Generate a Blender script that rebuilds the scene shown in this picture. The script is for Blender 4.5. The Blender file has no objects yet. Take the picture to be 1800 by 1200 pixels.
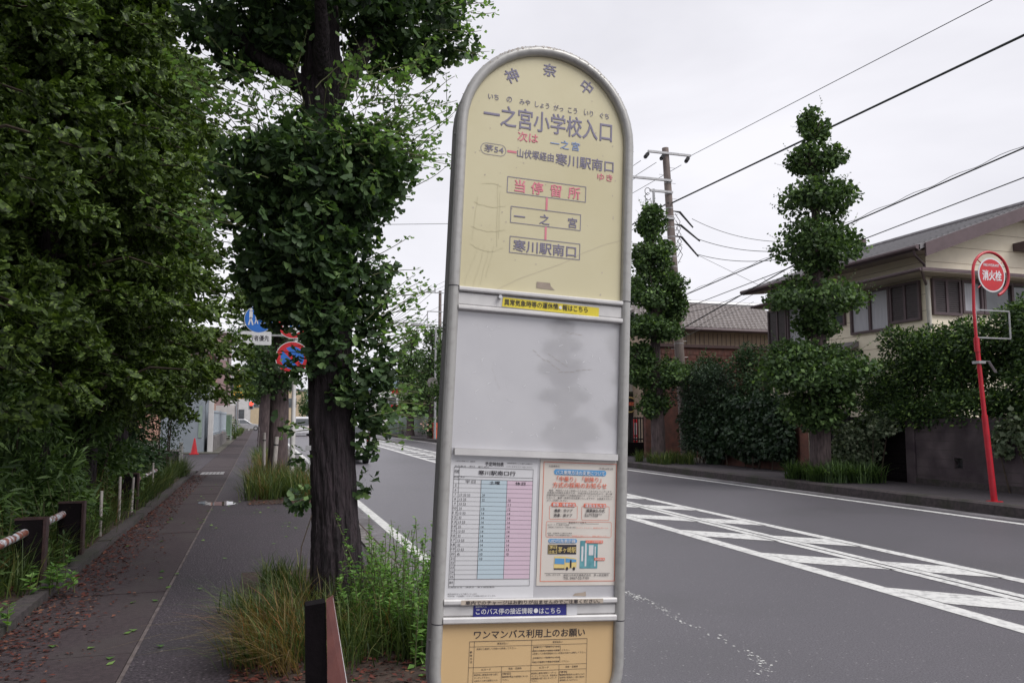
import bpy, math, random
import numpy as np
from mathutils import Vector, Matrix

SC = bpy.context.scene
COL = SC.collection
R = math.radians
rnd = random.Random(7)
NR = np.random.default_rng(11)

# ------------------------------------------------------------------ camera
EYE = 1.55
cam_d = bpy.data.cameras.new('camera')
cam = bpy.data.objects.new('camera', cam_d)
COL.objects.link(cam)
SC.camera = cam
cam_d.sensor_width = 36.0
cam_d.lens = 28.0
cam_d.clip_start = 0.05
cam_d.clip_end = 5000.0
PITCH, YAW = R(5.589), R(17.5546)
cam.location = (0, 0, EYE)
cam.rotation_euler = (R(90) + PITCH, 0, -YAW)

# ------------------------------------------------------------------ world: bright overcast sky
SUN_ELEV, SUN_AZ = R(50), R(140)          # azimuth measured from +Y towards +X: behind the camera, to its right
world = bpy.data.worlds.new("World")
SC.world = world
world.use_nodes = True
nt = world.node_tree
nt.nodes.clear()
out = nt.nodes.new('ShaderNodeOutputWorld')
bg = nt.nodes.new('ShaderNodeBackground')
sky = nt.nodes.new('ShaderNodeTexSky')
sky.sky_type = 'NISHITA'
sky.sun_disc = False
sky.sun_elevation = SUN_ELEV
sky.sun_rotation = SUN_AZ
tc = nt.nodes.new('ShaderNodeTexCoord')
mp = nt.nodes.new('ShaderNodeMapping')
mp.inputs['Scale'].default_value = (1.0, 1.0, 3.2)
n1 = nt.nodes.new('ShaderNodeTexNoise')
n1.inputs['Scale'].default_value = 1.7
n1.inputs['Detail'].default_value = 5
n1.inputs['Roughness'].default_value = 0.5
n1.inputs['Distortion'].default_value = 0.5
cr = nt.nodes.new('ShaderNodeValToRGB')
cr.color_ramp.elements[0].position = 0.36
cr.color_ramp.elements[0].color = (7.7, 7.65, 8.2, 1)
cr.color_ramp.elements[1].position = 0.64
cr.color_ramp.elements[1].color = (9.3, 9.2, 9.75, 1)
mx = nt.nodes.new('ShaderNodeMixRGB')
mx.inputs[0].default_value = 0.96
nt.links.new(tc.outputs['Generated'], mp.inputs['Vector'])
nt.links.new(mp.outputs['Vector'], n1.inputs['Vector'])
nt.links.new(n1.outputs['Fac'], cr.inputs['Fac'])
nt.links.new(sky.outputs['Color'], mx.inputs[1])
nt.links.new(cr.outputs['Color'], mx.inputs[2])
nt.links.new(mx.outputs['Color'], bg.inputs['Color'])
bg.inputs['Strength'].default_value = 0.108
nt.links.new(bg.outputs['Background'], out.inputs['Surface'])

sun_d = bpy.data.lights.new('sun', 'SUN')
sun_d.energy = 2.6
sun_d.angle = R(35)
sun_d.color = (1.0, 0.97, 0.93)
sun = bpy.data.objects.new('sun', sun_d)
COL.objects.link(sun)
sd = Vector((math.sin(SUN_AZ) * math.cos(SUN_ELEV), math.cos(SUN_AZ) * math.cos(SUN_ELEV), math.sin(SUN_ELEV)))
sun.rotation_euler = sd.to_track_quat('Z', 'Y').to_euler()
sun.location = sd * 60

vs = SC.view_settings
vs.view_transform = 'Standard'
vs.look = 'None'
vs.gamma = 1
vs.exposure = 0.0

# ------------------------------------------------------------------ where a photo pixel lies on a known plane
FPX = 1400.0
_F = Vector((math.sin(YAW) * math.cos(PITCH), math.cos(YAW) * math.cos(PITCH), math.sin(PITCH)))
_R = Vector((math.cos(YAW), -math.sin(YAW), 0))
_U = _R.cross(_F)
def _ray(x, y): return _F + _R * ((x - 900) / FPX) + _U * ((600 - y) / FPX)
def atY(x, y, Y):
    d = _ray(x, y); return Vector((0, 0, EYE)) + d * (Y / d.y)
def atX(x, y, X):
    d = _ray(x, y); return Vector((0, 0, EYE)) + d * (X / d.x)
def onG(x, y, z=0.0):
    d = _ray(x, y); return Vector((0, 0, EYE)) + d * ((z - EYE) / d.z)

# ------------------------------------------------------------------ materials
def _c(c): return (c[0], c[1], c[2], 1.0)
def mat(name, col, col2=None, scale=8.0, detail=4.0, rough=0.6, metal=0.0, bump=0.0, bscale=None, spec=0.5, lo=0.35, hi=0.65, coat=0.0, stretch=None, emit=0.0, col3=None, scale3=1.0, amt3=0.5, bdist=0.02, speck=None):
    m = bpy.data.materials.new(name); m.use_nodes = True
    t = m.node_tree; b = t.nodes['Principled BSDF']
    b.inputs['Roughness'].default_value = rough
    b.inputs['Metallic'].default_value = metal
    b.inputs['Specular IOR Level'].default_value = spec
    b.inputs['Coat Weight'].default_value = coat
    b.inputs['Coat Roughness'].default_value = 0.04
    b.inputs['Coat IOR'].default_value = 1.9 if coat >= 1 else 1.5
    co = t.nodes.new('ShaderNodeTexCoord')
    vec = co.outputs['Object']
    if stretch:
        mpn = t.nodes.new('ShaderNodeMapping'); mpn.inputs['Scale'].default_value = stretch
        t.links.new(vec, mpn.inputs['Vector']); vec = mpn.outputs['Vector']
    if col2 is None: col2 = tuple(x * 0.86 for x in col)
    nz = t.nodes.new('ShaderNodeTexNoise'); nz.inputs['Scale'].default_value = scale; nz.inputs['Detail'].default_value = detail
    t.links.new(vec, nz.inputs['Vector'])
    rp = t.nodes.new('ShaderNodeValToRGB')
    rp.color_ramp.elements[0].position = lo; rp.color_ramp.elements[0].color = _c(col2)
    rp.color_ramp.elements[1].position = hi; rp.color_ramp.elements[1].color = _c(col)
    t.links.new(nz.outputs['Fac'], rp.inputs['Fac'])
    colout = rp.outputs['Color']
    if col3 is not None:
        n3 = t.nodes.new('ShaderNodeTexNoise'); n3.inputs['Scale'].default_value = scale3; n3.inputs['Detail'].default_value = 6
        t.links.new(vec, n3.inputs['Vector'])
        r3 = t.nodes.new('ShaderNodeValToRGB'); r3.color_ramp.elements[0].position = 0.48; r3.color_ramp.elements[1].position = 0.68
        r3.color_ramp.elements[0].color = (0, 0, 0, 1); r3.color_ramp.elements[1].color = (amt3, amt3, amt3, 1)
        t.links.new(n3.outputs['Fac'], r3.inputs['Fac'])
        mm = t.nodes.new('ShaderNodeMixRGB'); mm.inputs[2].default_value = _c(col3)
        t.links.new(r3.outputs['Color'], mm.inputs[0]); t.links.new(colout, mm.inputs[1]); colout = mm.outputs['Color']
    if speck:       # scattered pale stones: (cells per metre, radius as a share of a cell, colour, amount)
        vo = t.nodes.new('ShaderNodeTexVoronoi'); vo.inputs['Scale'].default_value = speck[0]
        t.links.new(vec, vo.inputs['Vector'])
        r4 = t.nodes.new('ShaderNodeValToRGB'); r4.color_ramp.elements[0].position = speck[1] * .6; r4.color_ramp.elements[1].position = speck[1]
        r4.color_ramp.elements[0].color = (speck[3],) * 3 + (1,); r4.color_ramp.elements[1].color = (0, 0, 0, 1)
        t.links.new(vo.outputs['Distance'], r4.inputs['Fac'])
        sp = t.nodes.new('ShaderNodeSeparateColor'); t.links.new(vo.outputs['Color'], sp.inputs['Color'])
        ml = t.nodes.new('ShaderNodeMath'); ml.operation = 'MULTIPLY'; t.links.new(r4.outputs['Color'], ml.inputs[0]); t.links.new(sp.outputs['Red'], ml.inputs[1])
        m4 = t.nodes.new('ShaderNodeMixRGB'); m4.inputs[2].default_value = _c(speck[2])
        t.links.new(ml.outputs[0], m4.inputs[0]); t.links.new(colout, m4.inputs[1]); colout = m4.outputs['Color']
    t.links.new(colout, b.inputs['Base Color'])
    if bump:
        nb = t.nodes.new('ShaderNodeTexNoise'); nb.inputs['Scale'].default_value = bscale or scale * 3; nb.inputs['Detail'].default_value = 5
        t.links.new(vec, nb.inputs['Vector'])
        bp = t.nodes.new('ShaderNodeBump'); bp.inputs['Strength'].default_value = bump; bp.inputs['Distance'].default_value = bdist
        t.links.new(nb.outputs['Fac'], bp.inputs['Height']); t.links.new(bp.outputs['Normal'], b.inputs['Normal'])
    if emit:
        b.inputs['Emission Color'].default_value = _c(col); b.inputs['Emission Strength'].default_value = emit
    return m

def leafmat(name, dark, light, trans=0.3, rough=0.55, tip=None):
    m = bpy.data.materials.new(name); m.use_nodes = True
    t = m.node_tree; b = t.nodes['Principled BSDF']; o = t.nodes['Material Output']
    g = t.nodes.new('ShaderNodeNewGeometry')
    rp = t.nodes.new('ShaderNodeValToRGB')
    rp.color_ramp.elements[0].position = 0.0; rp.color_ramp.elements[0].color = _c(dark)
    rp.color_ramp.elements[1].position = 0.85; rp.color_ramp.elements[1].color = _c(light)
    if tip:
        e = rp.color_ramp.elements.new(1.0); e.color = _c(tip)
    t.links.new(g.outputs['Random Per Island'], rp.inputs['Fac'])
    t.links.new(rp.outputs['Color'], b.inputs['Base Color'])
    b.inputs['Roughness'].default_value = rough
    b.inputs['Specular IOR Level'].default_value = 0.35
    tr = t.nodes.new('ShaderNodeBsdfTranslucent')
    br = t.nodes.new('ShaderNodeMixRGB'); br.blend_type = 'MULTIPLY'; br.inputs[0].default_value = 1.0
    br.inputs[2].default_value = (1.25, 1.35, 0.6, 1)
    t.links.new(rp.outputs['Color'], br.inputs[1]); t.links.new(br.outputs['Color'], tr.inputs['Color'])
    ms = t.nodes.new('ShaderNodeMixShader'); ms.inputs[0].default_value = trans
    t.links.new(b.outputs['BSDF'], ms.inputs[1]); t.links.new(tr.outputs['BSDF'], ms.inputs[2])
    t.links.new(ms.outputs['Shader'], o.inputs['Surface'])
    return m

# ------------------------------------------------------------------ mesh helpers
class MB:
    def __init__(s): s.v = []; s.f = []; s.mi = []
    def add(s, vs_, fs, mi=0):
        o = len(s.v); s.v += [tuple(p) for p in vs_]
        for f in fs: s.f.append(tuple(i + o for i in f)); s.mi.append(mi)
        return s
    def box(s, lo, hi, mi=0, M=None):
        x0, y0, z0 = lo; x1, y1, z1 = hi
        p = [(x0, y0, z0), (x1, y0, z0), (x1, y1, z0), (x0, y1, z0), (x0, y0, z1), (x1, y0, z1), (x1, y1, z1), (x0, y1, z1)]
        if M is not None: p = [tuple(M @ Vector(q)) for q in p]
        return s.add(p, [(0, 3, 2, 1), (4, 5, 6, 7), (0, 1, 5, 4), (1, 2, 6, 5), (2, 3, 7, 6), (3, 0, 4, 7)], mi)
    def bbox(s, c, size, mi=0, M=None, ch=0.0):
        lo = [c[i] - size[i] / 2 for i in range(3)]; hi = [c[i] + size[i] / 2 for i in range(3)]
        if ch <= 0: return s.box(lo, hi, mi, M)
        x0, y0, z0 = lo; x1, y1, z1 = hi
        pr = [(x0 + ch, y0), (x1 - ch, y0), (x1, y0 + ch), (x1, y1 - ch), (x1 - ch, y1), (x0 + ch, y1), (x0, y1 - ch), (x0, y0 + ch)]
        return s.prism(pr, z0, z1, mi, M)
    def prism(s, pts2, z0, z1, mi=0, M=None, taper=1.0):
        n = len(pts2)
        cx = sum(p[0] for p in pts2) / n; cy = sum(p[1] for p in pts2) / n
        p = [(x, y, z0) for x, y in pts2] + [(cx + (x - cx) * taper, cy + (y - cy) * taper, z1) for x, y in pts2]
        if M is not None: p = [tuple(M @ Vector(q)) for q in p]
        return s.add(p, [tuple(range(n - 1, -1, -1)), tuple(range(n, 2 * n))] + [(i, (i + 1) % n, n + (i + 1) % n, n + i) for i in range(n)], mi)
    def tube(s, pts, rad, n=8, mi=0, closed=False, cap=True, flat=1.0):
        pts = [Vector(p) for p in pts]
        if not hasattr(rad, '__len__'): rad = [rad] * len(pts)
        N = len(pts); rings = []; ref = None
        for i in range(N):
            a = pts[i - 1] if (i > 0 or closed) else pts[i]
            b = pts[(i + 1) % N] if (i < N - 1 or closed) else pts[i]
            d = (b - a).normalized()
            if ref is None:
                ref = Vector((0, 0, 1)) if abs(d.z) < 0.9 else Vector((1, 0, 0))
            u = d.cross(ref)
            if u.length < 1e-5: u = d.orthogonal()
            u.normalize(); w = u.cross(d); ref = w
            rings.append([pts[i] + (u * math.cos(2 * math.pi * k / n) + w * math.sin(2 * math.pi * k / n) * flat) * rad[i] for k in range(n)])
        vv = [q for r_ in rings for q in r_]; ff = []
        for i in range(N if closed else N - 1):
            j = (i + 1) % N
            for k in range(n):
                k2 = (k + 1) % n
                ff.append((i * n + k, i * n + k2, j * n + k2, j * n + k))
        if cap and not closed:
            ff.append(tuple(range(n - 1, -1, -1))); ff.append(tuple(range((N - 1) * n, N * n)))
        return s.add(vv, ff, mi)
    def cyl(s, c, r, h, axis='z', n=20, mi=0, r2=None):
        c = Vector(c); d = {'x': Vector((1, 0, 0)), 'y': Vector((0, 1, 0)), 'z': Vector((0, 0, 1))}[axis]
        return s.tube([c, c + d * h], [r, r if r2 is None else r2], n, mi)
    def quad(s, a, b, c, d, mi=0): return s.add([a, b, c, d], [(0, 1, 2, 3)], mi)
    def poly(s, pts, mi=0): return s.add(pts, [tuple(range(len(pts)))], mi)
    def build(s, name, mats, parent=None, smooth=False, off=(0, 0, 0)):
        me = bpy.data.meshes.new(name)
        vv = s.v if off == (0, 0, 0) else [(x + off[0], y + off[1], z + off[2]) for x, y, z in s.v]
        me.from_pydata(vv, [], s.f)
        if not isinstance(mats, (list, tuple)): mats = [mats]
        for m in mats: me.materials.append(m)
        if len(mats) > 1: me.polygons.foreach_set('material_index', s.mi)
        if smooth:
            me.polygons.foreach_set('use_smooth', [True] * len(me.polygons))
            try: me.set_sharp_from_angle(angle=R(42))
            except Exception: pass
        me.update()
        o = bpy.data.objects.new(name, me); COL.objects.link(o)
        if parent is not None: o.parent = parent
        return o

def tag(o, label=None, cat=None, group=None, kind=None):
    if label: o['label'] = label
    if cat: o['category'] = cat
    if group: o['group'] = group
    if kind: o['kind'] = kind
    return o
def thing(name, label, cat, loc=(0, 0, 0), rz=0.0, group=None):
    o = bpy.data.objects.new(name, None); COL.objects.link(o)
    o.empty_display_size = 0.2
    o.location = loc; o.rotation_euler = (0, 0, rz)
    return tag(o, label, cat, group)
def copy_tree(o, loc, rz=0.0, scale=1.0, label=None, parent=None):
    c = o.copy(); COL.objects.link(c)
    if parent is None:
        c.location = loc; c.rotation_euler = (0, 0, rz); c.scale = (scale, scale, scale)
        if label: c['label'] = label
    else: c.parent = parent
    for ch in [q for q in COL.objects if q.parent == o]: copy_tree(ch, None, parent=c)
    return c
def struct(o): o['kind'] = 'structure'; return o

# ------------------------------------------------------------------ leaves (numpy)
def tmpl(verts, faces): return np.array(verts, float), faces
def _norm(a): return a / np.maximum(np.linalg.norm(a, axis=1, keepdims=True), 1e-9)
def mesh_np(name, V, F4, F3, m, parent=None):
    """V (n,3); F4 (a,4) quads and F3 (b,3) triangles"""
    me = bpy.data.meshes.new(name)
    me.vertices.add(len(V)); me.vertices.foreach_set('co', V.astype(np.float32).ravel())
    idx = []; st = []; tot = []; p = 0
    if len(F4): idx.append(F4.ravel()); st.append(np.arange(len(F4)) * 4); p = len(F4) * 4
    if len(F3): idx.append(F3.ravel()); st.append(p + np.arange(len(F3)) * 3)
    idx = np.concatenate(idx).astype(np.int32); st = np.concatenate(st).astype(np.int32)
    me.loops.add(len(idx)); me.loops.foreach_set('vertex_index', idx)
    me.polygons.add(len(st)); me.polygons.foreach_set('loop_start', st)
    me.update(calc_edges=True); me.validate()
    me.materials.append(m)
    o = bpy.data.objects.new(name, me); COL.objects.link(o)
    if parent is not None: o.parent = parent
    return o
class LV:
    """collects leaves for one mesh"""
    def __init__(s): s.V = []; s.F4 = []; s.F3 = []; s.n = 0
    def add(s, T, pos, axis, nrm, size):
        tv, tf = T; pos = np.asarray(pos, float); N = len(pos)
        if N == 0: return s
        ax = _norm(np.asarray(axis, float)); nr = np.asarray(nrm, float)
        sx = _norm(np.cross(ax, nr)); nz = np.cross(sx, ax)
        size = np.broadcast_to(np.asarray(size, float), (N,))
        W = tv[None, :, 0:1] * sx[:, None, :] + tv[None, :, 1:2] * ax[:, None, :] + tv[None, :, 2:3] * nz[:, None, :]
        W = W * size[:, None, None] + pos[:, None, :]
        k = len(tv)
        base = (s.n + np.arange(N) * k)[:, None]
        for f in tf:
            a = base + np.array(f)[None, :]
            (s.F4 if len(f) == 4 else s.F3).append(a)
        s.V.append(W.reshape(-1, 3)); s.n += N * k
        return s
    def build(s, name, m, parent=None):
        F4 = np.concatenate(s.F4) if s.F4 else np.zeros((0, 4), int)
        F3 = np.concatenate(s.F3) if s.F3 else np.zeros((0, 3), int)
        return mesh_np(name, np.concatenate(s.V), F4, F3, m, parent)

# leaf shapes: x across, y along the leaf, z its normal
GINKGO = tmpl([(0, 0, 0), (0.02, 0, 0), (0, .55, 0), (-.60, .80, .12), (-.40, 1.10, .02), (-.09, 1.16, .06), (0, .86, -.05), (.09, 1.16, .05), (.40, 1.10, .03), (.60, .80, .13)],
              [(0, 1, 2), (2, 4, 3), (2, 5, 4), (2, 6, 5), (2, 7, 6), (2, 8, 7), (2, 9, 8)])
GINK_S = tmpl([(0, .1, 0), (-.5, .75, .08), (0, 1.0, -.04), (.5, .75, .08)], [(0, 2, 1), (0, 3, 2)])
OVAL = tmpl([(0, 0, 0), (-.26, .45, .07), (0, 1, -.03), (.26, .45, .07)], [(0, 2, 1), (0, 3, 2)])
LANCE = tmpl([(0, 0, 0), (-.10, .35, .03), (-.07, .7, .0), (0, 1, -.10), (.07, .7, 0), (.10, .35, .03)], [(0, 5, 4, 1), (1, 4, 2), (2, 4, 3)])
IVY = tmpl([(0, 0, 0), (-.42, .1, -.04), (-.5, .5, -.06), (-.2, .6, .02), (0, 1.0, -.08), (.2, .6, .02), (.5, .5, -.06), (.42, .1, -.04)], [(0, 3, 2, 1), (0, 5, 4, 3), (0, 7, 6, 5)])
def _frond(pairs=6):
    v = []; f = []
    for i in range(pairs):
        y = .08 + .72 * i / (pairs - 1); L = .34 * (1 - .4 * abs(i / (pairs - 1) - .35)); w = .15
        for sx in (-1, 1):
            o = len(v); a = .75
            dx, dy = sx * math.sin(a) * L, math.cos(a) * L
            v += [(0, y, 0), (dx * .5 - dy * w / L * .9, y + dy * .5 + dx * w / L * .9, -.02), (dx, y + dy, -.05), (dx * .5 + dy * w / L * .9, y + dy * .5 - dx * w / L * .9, -.02)]
            f.append((o, o + 1, o + 2, o + 3))
    o = len(v); v += [(-.012, 0, 0), (.012, 0, 0), (0, 1.0, 0)]; f.append((o, o + 1, o + 2))
    return tmpl(v, f)
FROND = _frond()

def sph(n):
    d = NR.normal(size=(n, 3)); return _norm(d)
def clump(c, r, n, k=12, sub=.46, shell=.62):
    """points of a lumpy clump: sub-clumps spread over an ellipsoid; returns positions and outward directions"""
    c = np.array(c, float); r = np.array(r, float)
    sc = sph(k) * (shell * (0.75 + .35 * NR.random((k, 1)))); sc = np.concatenate([sc, np.zeros((1, 3))])
    sr = sub * (0.7 + .6 * NR.random(k + 1)); sr[-1] = .6
    w = sr ** 2; which = NR.choice(k + 1, size=n, p=w / w.sum())
    d = sph(n); rad = NR.random(n) ** .42
    q = sc[which] + d * (sr[which] * rad)[:, None]
    o = _norm(q * .6 + d * .6)
    return c + q * r, o
def scatter(L, T, pos, outw, size, droop=.35, up=.6, jit=.5, svar=.3):
    n = len(pos)
    ax = outw + NR.normal(size=(n, 3)) * jit; ax[:, 2] -= droop
    nr = NR.normal(size=(n, 3)) * jit + outw * .5; nr[:, 2] += up
    L.add(T, pos, ax, nr, size * (1 - svar + 2 * svar * NR.random(n)))

# ------------------------------------------------------------------ lettering
def text_mesh(body, x0, x1, z, h, out_, y=-0.0015, weight=0.012, rot=0.0, uniform=False):
    cu = bpy.data.curves.new('lettering', 'FONT')
    cu.body = body; cu.resolution_u = 3; cu.fill_mode = 'FRONT'
    cu.bevel_depth = weight; cu.bevel_resolution = 0
    ob = bpy.data.objects.new('lettering', cu); COL.objects.link(ob)
    dg = bpy.context.evaluated_depsgraph_get()
    me = bpy.data.meshes.new_from_object(ob.evaluated_get(dg))
    n = len(me.vertices); a = np.zeros(n * 3); me.vertices.foreach_get('co', a); a = a.reshape(-1, 3)
    fs = [tuple(p.vertices) for p in me.polygons]
    bpy.data.objects.remove(ob); bpy.data.curves.remove(cu); bpy.data.meshes.remove(me)
    if n == 0: return
    lo = a.min(0); hi = a.max(0)
    sx = (x1 - x0) / max(hi[0] - lo[0], 1e-6); sz = h / max(hi[1] - lo[1], 0.55)
    if uniform: sx = sz = min(sx, sz)
    X = (a[:, 0] - (lo[0] + hi[0]) / 2) * sx; Zz = (a[:, 1] - (lo[1] + hi[1]) / 2) * sz
    c, s_ = math.cos(rot), math.sin(rot)
    cx = (x0 + x1) / 2
    d = (a[:, 2] - lo[2]) / max(hi[2] - lo[2], 1e-6)
    out_.add(zip(cx + X * c - Zz * s_, y - d * 0.0004, z + X * s_ + Zz * c), fs)
def rect(mb, x0, x1, z0, z1, y, mi=0): mb.quad((x0, y, z0), (x1, y, z0), (x1, y, z1), (x0, y, z1), mi)
def frame(mb, x0, x1, z0, z1, t, y, mi=0):
    rect(mb, x0, x1, z1 - t, z1, y, mi); rect(mb, x0, x1, z0, z0 + t, y, mi)
    rect(mb, x0, x0 + t, z0 + t, z1 - t, y, mi); rect(mb, x1 - t, x1, z0 + t, z1 - t, y, mi)
def rrect(x0, x1, z0, z1, r, n=5):
    p = []
    for cx, cz, a0 in ((x1 - r, z0 + r, -90), (x1 - r, z1 - r, 0), (x0 + r, z1 - r, 90), (x0 + r, z0 + r, 180)):
        for i in range(n + 1):
            a = R(a0 + 90 * i / n); p.append((cx + r * math.cos(a), cz + r * math.sin(a)))
    return p
def rrect_fill(mb, x0, x1, z0, z1, r, y, mi=0): mb.poly([(x, y, z) for x, z in rrect(x0, x1, z0, z1, r)], mi)
def rrect_line(mb, x0, x1, z0, z1, r, t, y, mi=0):
    a = rrect(x0, x1, z0, z1, r); b = rrect(x0 + t, x1 - t, z0 + t, z1 - t, max(r - t, t * .2)); n = len(a)
    for i in range(n):
        j = (i + 1) % n
        mb.quad((a[i][0], y, a[i][1]), (a[j][0], y, a[j][1]), (b[j][0], y, b[j][1]), (b[i][0], y, b[i][1]), mi)

# ------------------------------------------------------------------ the materials of the place
M = {}
M['asphalt'] = mat('asphalt_road', (.150, .142, .160), (.070, .065, .075), 75, 3, .42, bump=.35, bscale=220, col3=(.085, .082, .090), scale3=.45, amt3=.6, speck=(17, .16, (.36, .35, .35), .8))
M['asphalt_walk'] = mat('asphalt_walk', (.066, .051, .064), (.014, .010, .014), 48, 3, .7, bump=.6, bscale=60, col3=(.028, .024, .028), scale3=1.1, amt3=.6, speck=(26, .24, (.19, .165, .175), .9))
M['slab'] = mat('concrete_walk', (.052, .036, .040), (.030, .020, .024), 25, 6, .9, bump=.3, bscale=120, col3=(.05, .04, .04), scale3=1.6, amt3=.8)
M['kerb'] = mat('kerb_concrete', (.23, .21, .21), (.13, .12, .12), 12, 6, .9, bump=.4, bscale=60, col3=(.05, .05, .04), scale3=2.2, amt3=.7)
M['kerb_dark'] = mat('dirty_kerb_concrete', (.070, .056, .058), (.04, .034, .036), 14, 6, .92, bump=.4, bscale=60, col3=(.03, .035, .02), scale3=2.0, amt3=.7)
M['walk_far'] = mat('far_walk_asphalt', (.060, .050, .058), (.036, .030, .035), 70, 3, .88, bump=.4, bscale=110, col3=(.035, .03, .03), scale3=1.2, amt3=.6)
M['slab_joint'] = mat('joint_concrete', (.14, .115, .112), (.06, .045, .045), 9, 6, .9)
M['gutter'] = mat('gutter_concrete', (.19, .18, .19), (.13, .12, .13), 14, 6, .9, bump=.3, bscale=90, col3=(.07, .065, .065), scale3=1.5, amt3=.7)
M['paint'] = mat('road_paint', (.68, .68, .66), (.58, .58, .57), 30, 6, .6, bump=.2, bscale=150, col3=(.24, .235, .24), scale3=14, amt3=.6)
M['soil'] = mat('verge_soil', (.07, .045, .035), (.03, .02, .016), 18, 6, .95, bump=.8, bscale=40)
M['ground'] = mat('open_ground', (.11, .10, .085), (.06, .06, .045), 2, 6, .95)
M['water'] = mat('rain_water', (.03, .03, .03), (.02, .02, .02), 3, 2, .02, spec=1.0)
M['iron'] = mat('cast_iron_cover', (.35, .34, .34), (.2, .19, .19), 60, 4, .5, metal=.4, bump=.4)
# sign
M['sign_frame'] = mat('grey_painted_tube', (.39, .385, .375), (.36, .355, .345), 6, 6, .36, metal=.25, col3=(.20, .19, .18), scale3=60, amt3=.25)
M['sign_shell'] = mat('grey_painted_shell', (.27, .265, .27), (.21, .205, .21), 10, 6, .45, metal=.3, stretch=(1, 1, .2))
M['rail'] = mat('ivory_rail', (.60, .59, .59), (.52, .51, .51), 20, 6, .4, metal=.1)
M['cream'] = mat('cream_plate', (.60, .55, .37), (.57, .52, .345), 3.5, 6, .42, spec=.4, col3=(.52, .465, .285), scale3=4, amt3=.5)
M['grey_plate'] = mat('pale_grey_plate', (.45, .445, .47), (.42, .415, .44), 4, 6, .5, spec=.3, col3=(.51, .505, .525), scale3=7, amt3=.5, coat=1.0)
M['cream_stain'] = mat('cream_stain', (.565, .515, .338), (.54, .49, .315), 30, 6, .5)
M['tan_plate'] = mat('tan_plate', (.60, .42, .225), (.56, .39, .205), 4, 6, .35, spec=.4, col3=(.65, .475, .285), scale3=1.6, amt3=.5)
M['paper'] = mat('timetable_paper', (.62, .62, .645), (.58, .58, .60), 7, 6, .5)
M['poster'] = mat('poster_paper', (.65, .61, .565), (.60, .555, .51), 5, 6, .5, col3=(.5, .44, .38), scale3=3, amt3=.35)
M['pblue'] = mat('print_pale_blue', (.46, .56, .62), (.44, .53, .59), 6, 4, .5)
M['ppink'] = mat('print_pale_pink', (.61, .47, .56), (.58, .45, .53), 6, 4, .5)
M['navy'] = mat('lettering_navy', (.205, .190, .265), (.18, .165, .235), 40, 4, .5)
M['lred'] = mat('lettering_red', (.66, .23, .28), (.60, .17, .22), 40, 4, .5)
M['lblue'] = mat('lettering_blue', (.22, .30, .52), (.20, .28, .48), 40, 4, .5)
M['dark'] = mat('lettering_black', (.035, .03, .04), (.025, .022, .03), 40, 4, .5)
M['white'] = mat('lettering_white', (.72, .72, .74), (.66, .66, .68), 40, 4, .5)
M['pred'] = mat('print_red', (.72, .17, .10), (.64, .15, .09), 40, 4, .5)
M['pillblue'] = mat('print_blue', (.10, .30, .56), (.09, .27, .52), 20, 4, .5)
M['gold'] = mat('print_gold', (.72, .56, .22), (.64, .5, .2), 20, 4, .5)
M['yellow'] = mat('yellow_sticker', (.72, .60, .05), (.66, .54, .04), 8, 4, .35)
M['stickblue'] = mat('blue_sticker', (.028, .030, .20), (.022, .024, .17), 8, 4, .3)
M['tape'] = mat('tan_tape', (.50, .43, .36), (.42, .36, .30), 12, 5, .6)
M['scrap'] = mat('old_tape_scrap', (.36, .30, .25), (.28, .23, .19), 30, 5, .8)
M['teal'] = mat('print_teal', (.14, .36, .40), (.06, .20, .24), 40, 3, .5)
M['chrome'] = mat('bright_screw', (.6, .6, .6), (.5, .5, .5), 10, 2, .2, metal=1)
# street things
M['brown_post'] = mat('dark_brown_post', (.009, .006, .008), (.005, .0035, .0045), 14, 5, .85, spec=.15, bump=.15, bscale=60)
M['brown_edge'] = mat('brown_post_edge', (.060, .030, .030), (.034, .018, .020), 18, 6, .5, bump=.15, bscale=60)
M['red_brown'] = mat('red_brown_plate', (.145, .050, .042), (.11, .038, .034), 16, 6, .45, bump=.12, bscale=60)
M['rust_rail'] = mat('rusty_white_rail', (.50, .52, .56), (.22, .075, .05), 11, 5, .6, lo=.44, hi=.56, bump=.3, bscale=60)
M['silver_tape'] = mat('reflective_tape', (.70, .70, .72), (.6, .6, .62), 20, 3, .3)
M['white_metal'] = mat('white_painted_metal', (.58, .57, .56), (.48, .47, .46), 6, 5, .4)
M['stake'] = mat('weathered_stake', (.42, .39, .37), (.28, .25, .24), 9, 5, .8, stretch=(4, 4, 1))
M['red'] = mat('red_painted_metal', (.50, .02, .035), (.40, .015, .028), 6, 5, .35)
M['signred'] = mat('sign_red', (.55, .022, .03), (.48, .018, .026), 8, 4, .4)
M['signblue'] = mat('sign_blue', (.03, .16, .56), (.025, .14, .50), 8, 4, .4)
M['signwhite'] = mat('sign_white', (.68, .68, .70), (.6, .6, .62), 8, 4, .4)
M['galv'] = mat('galvanised_metal', (.42, .42, .43), (.32, .32, .33), 12, 5, .45, metal=.5)
M['pole'] = mat('utility_pole_concrete', (.215, .175, .160), (.13, .105, .098), 5, 6, .9, stretch=(1, 1, .3))
M['cable'] = mat('black_cable', (.022, .03, .03), (.016, .022, .022), 9, 2, .6)
M['black'] = mat('black_fitting', (.02, .02, .022), (.012, .012, .014), 9, 2, .5)
M['bark'] = mat('ginkgo_bark', (.046, .032, .039), (.010, .0065, .009), 9, 8, .95, bump=1.0, bscale=11, stretch=(3, 3, .45), lo=.3, hi=.75, bdist=.09)
M['bark_far'] = mat('roadside_bark', (.115, .085, .085), (.05, .036, .038), 9, 8, .95, bump=.6, bscale=24, stretch=(3, 3, .5))
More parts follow.
